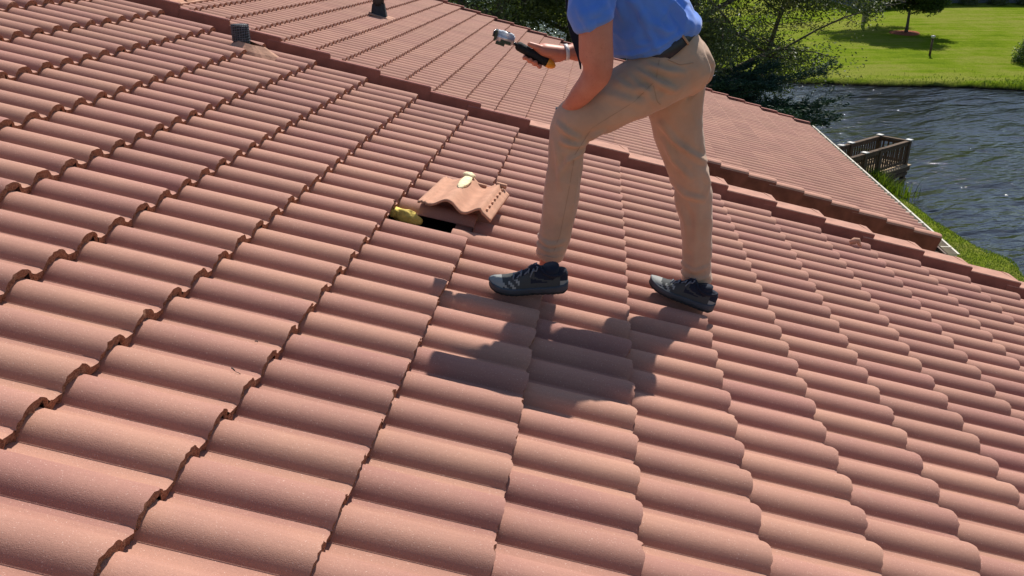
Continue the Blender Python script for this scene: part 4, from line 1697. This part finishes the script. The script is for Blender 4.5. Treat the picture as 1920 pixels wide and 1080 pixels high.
# ================================================================== DOCK
M_DOCKW = simple('dock_wood', (0.105, 0.068, 0.042), 0.85, 0.25, nscale=7, namp=0.3, bump=0.4, bscale=30)
M_DECKW = simple('dock_boards', (0.33, 0.24, 0.15), 0.85, 0.25, nscale=6, namp=0.25, bump=0.4, bscale=30)
M_CAPW = simple('post_cap_pale', (0.55, 0.53, 0.49), 0.5, 0.4)
ZT, ZD = 1.42, 0.62


def hz(x, y, z):
    d = ray(x, y)
    return CP + d * (z - HC) / d[2]


Bc = hz(1650, 255, ZT)       # far corner
Ac = hz(1577, 275, ZT)       # far rail, left post
Cc2 = hz(1710, 263, ZT)      # right corner
e1 = (Ac - Bc)
e1[2] = 0
Lb = np.linalg.norm(e1)
e1 /= Lb
e2 = np.cross(np.array([0, 0, 1.0]), e1)
if e2 @ (Cc2 - Bc) < 0:
    e2 = -e2
wid = abs(e2 @ (Cc2 - Bc)) * 1.0
sk_ = (e1 @ (Cc2 - Bc))
dock = empty('dock', (Bc[0], Bc[1], 0), 'brown wooden dock with slatted railings standing in the lake beside the roof gutter', 'dock')
dl = np.array([Bc[0], Bc[1], 0])
WD = Matrix.Translation(Vector(dl))


def dq(a, b, z):
    """a metres landwards along the railing, b metres across towards the near side"""
    return e1 * a + e2 * b + np.array([0, 0, z]) + (Bc * np.array([1, 1, 0]) - dl)


LEN = Lb + 5.0
board = MB()
nb_ = int(LEN / 0.15)
bme_ = MB()
bme_.box((0, 0, 0), (0.138, wid + .36, 0.035))
bmesh_ = bme_.mesh('deck_board', M_DECKW)
ang = math.atan2(e1[1], e1[0])
for k in range(nb_):
    P = dq(k * 0.15 - 0.05, wid / 2, ZD + random.uniform(-.003, .003)) + dl
    link('deck_board', bmesh_, dock, Matrix.Translation(Vector(P)) @ Matrix.Rotation(ang + random.uniform(-.004, .004), 4, 'Z'))
for b_ in (-.12, wid + .12):
    jb_ = MB()
    jb_.bar(dq(-.1, b_, ZD - .10), dq(LEN, b_, ZD - .10), .05, .17)
    jb_.build('joist', M_DOCKW, dock, world=WD)
for k in range(3):
    br = MB()
    a0 = (0, 1.9, Lb + .35)[k]
    br.bar(dq(a0, wid + .02, ZD - .15), dq(a0 + 1.7, wid + .02, -.1), .05, .12, e2)
    br.build('brace', M_DOCKW, dock, world=WD)
for z_ in (ZD - .28, .12):
    br = MB()
    br.bar(dq(-.05, wid + .09, z_), dq(LEN, wid + .09, z_), .05, .12, (0, 0, 1))
    br.build('lower_beam', M_DOCKW, dock, world=WD)
posts = [(0, 0), (0, wid), (1.9, wid), (Lb, 0), (Lb + .35, wid), (Lb + 2.2, 0), (Lb + 2.4, wid), (Lb + 4.4, 0), (Lb + 4.6, wid), (1.9, 0)]
for (a_, b_) in posts:
    p = MB()
    tall = ZT + .03
    p.bar(dq(a_, b_, -1.0), dq(a_, b_, tall), .13, .13, e1)
    po = p.build('post', M_DOCKW, dock, world=WD)
    c_ = MB()
    c_.box(dq(a_, b_, tall + .015), (.19, .19, .03), np.stack([e1, e2, np.array([0, 0, 1.0])], 1))
    c_.add([dq(a_, b_, tall + .05) + 0 * e1] + [dq(a_ + x, b_ + y, tall + .031) for x, y in ((-.08, -.08), (.08, -.08), (.08, .08), (-.08, .08))], [(0, 1, 2), (0, 2, 3), (0, 3, 4), (0, 4, 1)])
    c_.build('post_cap', M_CAPW, po, world=WD) if (a_, b_) != (1.9, wid) else None
for (p0, p1) in (((0, 0), (LEN, 0)), ((0, wid), (LEN, wid)), ((0, 0), (0, wid))):
    for z, w, h_ in ((ZT, .13, .045), (ZT - .09, .05, .09), (ZD + .12, .05, .09)):
        r_ = MB()
        r_.bar(dq(*p0, z), dq(*p1, z), w, h_)
        r_.build('handrail' if z == ZT else 'rail', M_DOCKW, dock, world=WD)
    n_ = int(np.hypot(p1[0] - p0[0], p1[1] - p0[1]) / 0.155)
    bmx = MB()
    bmx.box((0, 0, 0), (.055, .035, ZT - ZD - .1))
    bx_ = bmx.mesh('baluster', M_DOCKW)
    for k in range(1, n_):
        a_ = p0[0] + (p1[0] - p0[0]) * k / n_
        b_ = p0[1] + (p1[1] - p0[1]) * k / n_
        P = dq(a_, b_, (ZT + ZD) / 2) + dl
        link('baluster', bx_, dock, Matrix.Translation(Vector(P)) @ Matrix.Rotation(ang + (math.pi / 2 if p0[0] == p1[0] else 0), 4, 'Z'))

# ================================================================== PLANTS
def leaf_mat(name, c1, c2, rough=0.55, spec=0.35, trans=0.25):
    t = NT(name)
    at = t.n('ShaderNodeAttribute')
    at.attribute_name = 'rnd'
    f = t.math('ADD', t.math('MULTIPLY', at.outputs['Fac'], 0.7), t.math('MULTIPLY', t.noise(t.pos(), 0.9, 2), 0.45))
    c = t.ramp(f, [(0.2, c1), (0.8, c2)])
    t.col(c)
    t.set(rough, spec)
    tr = t.n('ShaderNodeBsdfTranslucent')
    t.l(t.mix(1.0, c, (1.5, 1.7, 0.7), 'MULTIPLY'), tr.inputs['Color'])
    ms = t.n('ShaderNodeMixShader')
    ms.inputs[0].default_value = trans
    out = t.t.nodes['Material Output']
    t.l(t.b.outputs[0], ms.inputs[1])
    t.l(tr.outputs[0], ms.inputs[2])
    t.l(ms.outputs[0], out.inputs['Surface'])
    return t.m


M_LEAFD = leaf_mat('leaf_dark', (0.034, 0.050, 0.018), (0.115, 0.140, 0.048))
M_LEAFY = leaf_mat('leaf_olive', (0.050, 0.060, 0.016), (0.15, 0.14, 0.050), trans=0.25)
M_LEAFC = leaf_mat('leaf_conifer', (0.010, 0.030, 0.019), (0.026, 0.062, 0.036), 0.6, 0.25, 0.1)
M_LEAFG = leaf_mat('leaf_green', (0.018, 0.045, 0.010), (0.06, 0.10, 0.020), 0.45, 0.4, 0.25)
M_GRASS = leaf_mat('grass_blade', (0.055, 0.100, 0.008), (0.15, 0.19, 0.02), 0.6, 0.25, 0.3)
M_BARK = simple('bark', (0.10, 0.082, 0.066), 0.95, 0.15, nscale=9, namp=0.4, bump=1.0, bscale=25)
M_BARKL = simple('bark_pale', (0.26, 0.24, 0.20), 0.9, 0.15, nscale=9, namp=0.25, bump=0.8, bscale=25)


def leaves(name, centers, dirs, size, aspect, mat, parent, seed, world):
    """centres (n,3): one bent leaf (2 triangles folded = quad) per centre, dirs optional growth direction"""
    rr = np.random.default_rng(seed)
    n = len(centers)
    d = rr.normal(0, 1, (n, 3)) if dirs is None else dirs + rr.normal(0, 0.35, (n, 3))
    d /= np.linalg.norm(d, axis=1)[:, None]
    s = np.cross(d, rr.normal(0, 1, (n, 3)))
    s /= np.linalg.norm(s, axis=1)[:, None]
    L = size * rr.uniform(0.6, 1.3, n)[:, None]
    w = L * aspect
    c = centers
    v = np.stack([c - d * L / 2, c + s * w / 2, c + d * L / 2, c - s * w / 2], 1).reshape(-1, 3)
    f = np.arange(n * 4).reshape(n, 4)
    off = np.array([world[0][3], world[1][3], world[2][3]])
    me = np_mesh(name, v - off, f, mat)
    at = me.attributes.new('rnd', 'FLOAT', 'POINT')
    at.data.foreach_set('value', np.repeat(rr.random(n), 4).astype(np.float32))
    return link(name, me, parent, world)


def grow(base, h, spread, rad, seed, lean=(0, 0), nl=9, droop=0.0, first=0.35, up=0.55):
    """trunk + limbs; returns trunk MB parts and twig end points"""
    rr = np.random.default_rng(seed)
    mb = MB()
    base = np.asarray(base, float)
    tp, r_ = [], []
    for k in range(8):
        t = k / 7
        tp.append(base + np.array([lean[0] * t + .12 * math.sin(t * 5 + seed) * h * .12, lean[1] * t + .1 * math.cos(t * 4 + seed) * h * .1, h * t]))
        r_.append(rad * (1.25 if k == 0 else 1) * (1 - 0.72 * t))
    mb.tube(tp, r_, 10)
    ends = []
    for l_ in range(nl):
        t = first + (1 - first) * (l_ + rr.uniform(0, .8)) / nl
        t = min(t, .98)
        p = np.array([np.interp(t, np.linspace(0, 1, 8), [q[a] for q in tp]) for a in range(3)])
        ang = l_ * 2.4 + rr.uniform(-.5, .5)
        L = spread * rr.uniform(.7, 1.15) * (1.1 - .45 * t)
        pts = [p]
        d = np.array([math.cos(ang), math.sin(ang), up * rr.uniform(.5, 1.4)])
        for k in range(5):
            d = d + np.array([rr.normal(0, .12), rr.normal(0, .12), rr.normal(0, .1) - droop * .12 * k])
            pts.append(pts[-1] + d / np.linalg.norm(d) * L / 5)
        rl = rad * (1 - .7 * t) * .55
        mb.tube(pts, [rl * (1 - .8 * k / 5) for k in range(6)], 7)
        for k in range(2, 6):
            for _ in range(2):
                d2 = rr.normal(0, 1, 3)
                d2[2] = abs(d2[2]) * .5 - droop * .6
                d2 /= np.linalg.norm(d2)
                q1 = pts[k] + d2 * L * .22
                q2 = q1 + (d2 + np.array([0, 0, -.3 * droop])) * L * .15
                mb.tube([pts[k], q1, q2], [rl * .32, rl * .18, rl * .06], 5)
                ends += [(q1, d2), (q2, d2), ((pts[k] + q1) / 2, d2)]
    ends.append((tp[-1], np.array([0, 0, 1.0])))
    return mb, ends


def clumps(ends, per, r_, seed, flat=0.8, droop=0.0):
    rr = np.random.default_rng(seed)
    out, dr = [], []
    for (e, d) in ends:
        n = int(per * rr.uniform(.4, 1.5))
        k = r_ * rr.uniform(.5, 1.2)
        q = rr.normal(0, 1, (n, 3))
        q /= np.linalg.norm(q, axis=1)[:, None]
        q *= (rr.uniform(0, 1, n) ** .45)[:, None] * k
        q[:, 2] *= flat
        if droop:
            q[:, 2] -= np.abs(rr.normal(0, 1, n)) * droop
        out.append(q + e)
        dr.append(np.tile(np.array([d[0] * .5, d[1] * .5, .2 - droop * 2]), (n, 1)))
    return np.concatenate(out), np.concatenate(dr)


def tree(base, h, spread, rad, seed, mat, label, per=260, cr=0.7, size=.10, aspect=.45, bark=None, droop=0, name='tree', cat='tree', flat=.8, **kw):
    base = np.asarray(base, float)
    root = empty(name, base, label, cat)
    mb, ends = grow(base, h, spread, rad, seed, droop=droop, **kw)
    WT = Matrix.Translation(Vector(base))
    mb.v = [tuple(np.array(v) - base) for v in mb.v]
    mb.build('trunk', bark or M_BARK, root, True, WT)
    c, d = clumps(ends, per, cr, seed + 1, flat, droop * .35)
    k = c[:, 2] > gheight(c[:, 0], c[:, 1]) + .05
    leaves('crown', c[k], d[k], size, aspect, mat, root, seed + 2, WT)
    return root


# trees beyond the far roof, on the near bank
def gnd(x, y):
    return np.array([x, y, float(gheight(x, y))])


tree(gnd(-0.2, 25.5), 9.0, 4.4, .30, 21, M_LEAFD, 'dark tree with a thick trunk just behind the far end of the tiled roof', per=200, cr=.75, size=.11, droop=.5, first=.30, nl=13)
tree(gnd(1.9, 27.5), 8.5, 3.6, .22, 29, M_LEAFD, 'slender dark tree between the roof verge and the man, pale water glinting through it', per=210, cr=.6, size=.11, droop=.6, first=.25, nl=13)
tree(gnd(5.1, 26.5), 10.5, 4.6, .26, 33, M_LEAFD, 'large dark olive tree behind the man, its slanting limbs hanging toward the lake', per=370, cr=.80, size=.10, droop=.6, first=.22, nl=19, lean=(1.3, .3))
tree(gnd(7.6, 28.0), 7.4, 5.0, .13, 45, M_LEAFY, 'sparse yellowish tree at the waterside, thin branches reaching right over the lawn', per=48, cr=.55, size=.08, droop=.15, first=.45, nl=12, lean=(2.0, .3), up=.45)
tree(gnd(-9.5, 24), 8.0, 3.6, .22, 57, M_LEAFG, 'bushy green tree showing above the top left ridge of the far roof', per=200, cr=.8, size=.13, first=.2, nl=12)


def conifer(base, h, seed, label):
    rr = np.random.default_rng(seed)
    base = np.asarray(base, float)
    root = empty('conifer', base, label, 'conifer')
    WT = Matrix.Translation(Vector(base))
    mb = MB()
    mb.tube([(0, 0, -.2), (.05, 0, h * .5), (0.1, 0, h)], [.16, .11, .03], 9)
    C_, D_ = [], []
    for k in range(40):
        z = h * (0.50 + .42 * rr.random())
        ang = rr.uniform(-math.pi, math.pi) if k > 26 else rr.uniform(-0.25, 0.9)
        L = (1.15 - z / h * .55) * rr.uniform(2.2, 4.3)
        p = np.array([0.05, 0, z])
        d = np.array([math.cos(ang), math.sin(ang), rr.uniform(-.02, .34)])
        pts = [p]
        for q in range(6):
            d[2] += rr.uniform(-.12, .08)
            pts.append(pts[-1] + d * L / 6)
        mb.tube(pts, [.045 * (1 - .85 * q / 6) for q in range(7)], 6)
        for q in range(1, 7):
            for t_ in range(5):
                sd = np.array([-d[1], d[0], 0]) * rr.choice([-1, 1]) * rr.uniform(.3, 1) + d * .8 + np.array([0, 0, rr.uniform(-.1, .35)])
                sd /= np.linalg.norm(sd)
                l2 = L * .24 * rr.uniform(.5, 1.2)
                n = 70
                tt = rr.random(n)[:, None]
                a0 = pts[q - 1] + (pts[q] - pts[q - 1]) * rr.random()
                C_.append(base + a0 + sd * l2 * tt + rr.normal(0, .045, (n, 3)) * (1.1 - tt * .6))
                D_.append(np.tile(sd, (n, 1)))
    mb.build('trunk', M_BARK, root, True, WT)
    leaves('crown', np.concatenate(C_), np.concatenate(D_), .11, .25, M_LEAFC, root, seed, WT)


conifer(gnd(4.9, 21.5), 4.05, 71, 'dark blue-green conifer with layered sprays in front of the lake, above the roof verge')

# far lawn: round tree in its mulch ring, palm-like grey trunk with its own crown, shrub, path light
tb = ground_hit(1697, 62)
tree(tb, 4.6, 2.3, .11, 83, M_LEAFG, 'small round-headed tree on the far lawn standing in a ring of red mulch', per=330, cr=.62, size=.13, first=.26, nl=16, aspect=.55, up=.5)
ml = MB()
c0 = tb.copy()
ring = []
n_ = 30
vs = [(0, 0, .07)]
for k in range(n_):
    t = 2 * math.pi * k / n_
    w = 1.0 + .08 * math.sin(3 * t)
    x, y = w * math.cos(t), w * math.sin(t)
    vs.append((x, y, float(gheight(c0[0] + x, c0[1] + y)) - c0[2] + .02))
for k in range(n_):
    t = 2 * math.pi * k / n_
    x, y = 1.1 * math.cos(t), 1.1 * math.sin(t)
    vs.append((x, y, float(gheight(c0[0] + x, c0[1] + y)) - c0[2] - .05))
ml.add(vs, [(0, 1 + k, 1 + (k + 1) % n_) for k in range(n_)])
ml.add(vs[1:], [(k, n_ + k, n_ + (k + 1) % n_, (k + 1) % n_) for k in range(n_)])
M_MULCH = simple('mulch_red', (0.24, 0.075, 0.035), 0.95, 0.1, nscale=12, namp=0.4, bump=1, bscale=30)
tag(ml.build('mulch_ring', M_MULCH, None, False, Matrix.Translation(Vector(tb))), 'ring of red mulch under the small round tree on the far lawn', 'mulch')

tb2 = ground_hit(1620, 40)
tree(tb2, 9.5, 3.0, .20, 91, M_LEAFY, 'tall tree with a straight pale grey trunk on the far lawn', per=170, cr=.8, size=.15, first=.62, nl=12, bark=M_BARKL)
sb = ground_hit(1925, 118)


def shrub(base, r_, h, seed, mat, label, n=5200, size=.09, group=None):
    base = np.asarray(base, float)
    rr = np.random.default_rng(seed)
    root = empty('shrub', base, label, 'shrub', group)
    WT = Matrix.Translation(Vector(base))
    mb = MB()
    for k in range(9):
        a = k * 2.4
        mb.tube([(0, 0, -.05), (r_ * .3 * math.cos(a), r_ * .3 * math.sin(a), h * .45), (r_ * .6 * math.cos(a), r_ * .6 * math.sin(a), h * .8)], [.03, .02, .008], 5)
    mb.build('stem', M_BARK, root, True, WT)
    th = rr.uniform(0, 2 * math.pi, n)
    ph = np.arccos(rr.uniform(-.2, 1, n))
    q = rr.uniform(.55, 1.02, n) * (1 + .12 * np.sin(th * 5) + .1 * np.sin(ph * 7 + th * 2))
    c = np.stack([r_ * q * np.sin(ph) * np.cos(th), r_ * q * np.sin(ph) * np.sin(th), h * q * np.abs(np.cos(ph)) + .05], 1) + base
    leaves('foliage', c, None, size, .5, mat, root, seed, WT)


shrub(sb, .85, 1.7, 5, M_LEAFG, 'rounded dark green shrub at the right edge of the far lawn')
pb = ground_hit(1743, 104)
pl_ = empty('path_light', pb, 'dark post with a pale cap on the far lawn, near the small round tree', 'path light')
WP = Matrix.Translation(Vector(pb))
q = MB()
q.tube([(0, 0, -.1), (0, 0, 1.05)], [.075, .065], 10)
q.build('post', M_DOCKW, pl_, True, WP)
q = MB()
q.tube([(0, 0, 1.05), (0, 0, 1.12), (0, 0, 1.20), (0, 0, 1.23)], [.06, .12, .13, .02], 14)
q.build('lamp_cap', M_CAPW, pl_, True, WP)
# house behind the far lawn: only its foot shows at the top edge, it casts the long shadow
hb0, hb1 = ground_hit(1632, 16), ground_hit(1760, 6)
dv = hb1 - hb0
dv[2] = 0
dv /= np.linalg.norm(dv)
wv = np.array([-dv[1], dv[0], 0])
if wv[1] < 0:
    wv = -wv
zb = min(hb0[2], hb1[2]) - .3
LH = 17.0
fh = empty('house', (hb0[0], hb0[1], zb), 'grey house beyond the far lawn, its foot and shadow showing at the top edge', 'house')
hl3 = np.array([hb0[0], hb0[1], zb])
W3 = Matrix.Translation(Vector(hl3))
RH = np.stack([dv, wv, np.array([0, 0, 1.0])], 1)
q = MB()
q.box(RH @ np.array([LH / 2 - 1, 4.5, 1.7]), (LH, 9, 3.4), RH)
q.build('wall', simple('grey_siding', (0.13, 0.14, 0.15), 0.8, 0.2, nscale=3, namp=.1), fh, world=W3)
q = MB()
x0, x1, y0, y1 = -1.6, LH - .4, -.6, 9.6
vs = [RH @ np.array(p) for p in [(x0, y0, 3.4), (x1, y0, 3.4), (x1, y1, 3.4), (x0, y1, 3.4), (x0 + 4, 4.5, 5.6), (x1 - 4, 4.5, 5.6)]]
q.add(vs, [(0, 1, 5, 4), (1, 2, 5), (2, 3, 4, 5), (3, 0, 4), (3, 2, 1, 0)])
q.build('roof', simple('shingle_grey', (0.12, 0.11, 0.10), 0.9, 0.2, nscale=8, namp=.2), fh, world=W3)
M_GLASS = simple('window_glass', (0.02, 0.025, 0.03), 0.08, 0.6)
for xx in (1.5, 5.0, 9.0, 12.5):
    q = MB()
    q.box(RH @ np.array([xx, -.02, 1.7]), (1.4, .06, 1.3), RH)
    w_ = q.build('window', M_GUTTER, fh, world=W3)
    q = MB()
    q.box(RH @ np.array([xx, -.055, 1.7]), (1.2, .02, 1.1), RH)
    q.build('pane', M_GLASS, w_, world=W3)
for k in range(6):
    P = hl3 + RH @ np.array([0.5 + k * 2.4, -1.2, 0])
    shrub(gnd(P[0], P[1]), .8, .9, 200 + k, M_LEAFD, ('low dark shrub at the foot of the grey house, %s from its left corner' % ('first', 'second', 'third', 'fourth', 'fifth', 'sixth')[k]), 1500, .12, 'low shrubs along the foot of the grey house')

# ornamental grass clump by the dock
gcn = hz(1648, 332, .6)


def blades(name, P, H, seed, parent=None, world=Matrix.Identity(4), lean=.5, wid_=.012, mat=None):
    rr = np.random.default_rng(seed)
    n = len(P)
    a = rr.uniform(0, 2 * math.pi, n)
    d = np.stack([np.cos(a), np.sin(a), np.zeros(n)], 1)
    s = np.stack([-np.sin(a), np.cos(a), np.zeros(n)], 1)
    h = H * rr.uniform(.5, 1.2, n)
    l_ = lean * rr.uniform(.2, 1, n)
    up_ = np.array([0, 0, 1.0])
    b = P
    m = b + up_ * (h * .6)[:, None] + d * (h * l_ * .35)[:, None]
    t = b + up_ * (h * (1 - l_ * .25))[:, None] + d * (h * l_)[:, None]
    w = wid_ * rr.uniform(.6, 1.3, n)[:, None]
    v = np.stack([b - s * w, b + s * w, m + s * w * .7, m - s * w * .7, t], 1)
    v = v.reshape(-1, 3)
    k = np.arange(n)[:, None] * 5
    f1 = k + np.array([[0, 1, 2, 3]])
    f2 = k + np.array([[3, 2, 4, 4]])
    # quads plus a tip triangle stored as two meshes of triangles
    tri = np.concatenate([k + np.array([[0, 1, 2]]), k + np.array([[0, 2, 3]]), k + np.array([[3, 2, 4]])])
    off = np.array([world[0][3], world[1][3], world[2][3]])
    me = np_mesh(name, v - off, tri, mat or M_GRASS)
    at = me.attributes.new('rnd', 'FLOAT', 'POINT')
    at.data.foreach_set('value', np.repeat(rr.random(n), 5).astype(np.float32))
    return link(name, me, parent, world)


rr = np.random.default_rng(3)
gpos = np.array([gcn[0], gcn[1], 0]) + rr.normal(0, 1, (1500, 3)) * np.array([.40, .32, 0])
gpos[:, 2] = np.maximum(gheight(gpos[:, 0], gpos[:, 1]), -.05)
tag(blades('reed_clump', gpos, 0.6, 8, lean=.7, wid_=.014), 'clump of long green reeds on the bank beside the dock and gutter', 'reeds')
# short grass: near bank (dense along the edge) and the far shore
xs_ = rr.uniform(7.5, 13.2, 120000)
ys_ = rr.uniform(14, 32, 120000)
zz = gheight(xs_, ys_)
k = zz > .06
P = np.stack([xs_[k], ys_[k], zz[k] - .01], 1)
tag(blades('short_grass', P, .055, 12, lean=.9, wid_=.008), kind='stuff', label='short grass growing on the near bank by the water')
xs_ = rr.uniform(8, 48, 60000)
ys_ = 43.5 + np.abs(rr.normal(0, 1, 60000)) * 1.6 + np.maximum(0, 17 - xs_) * 1.2
zz = gheight(xs_, ys_)
k = zz > .05
P = np.stack([xs_[k], ys_[k], zz[k] - .01], 1)
tag(blades('shore_grass', P, .13, 13, lean=.8, wid_=.016), kind='stuff', label='taller grass fringe along the far shore')
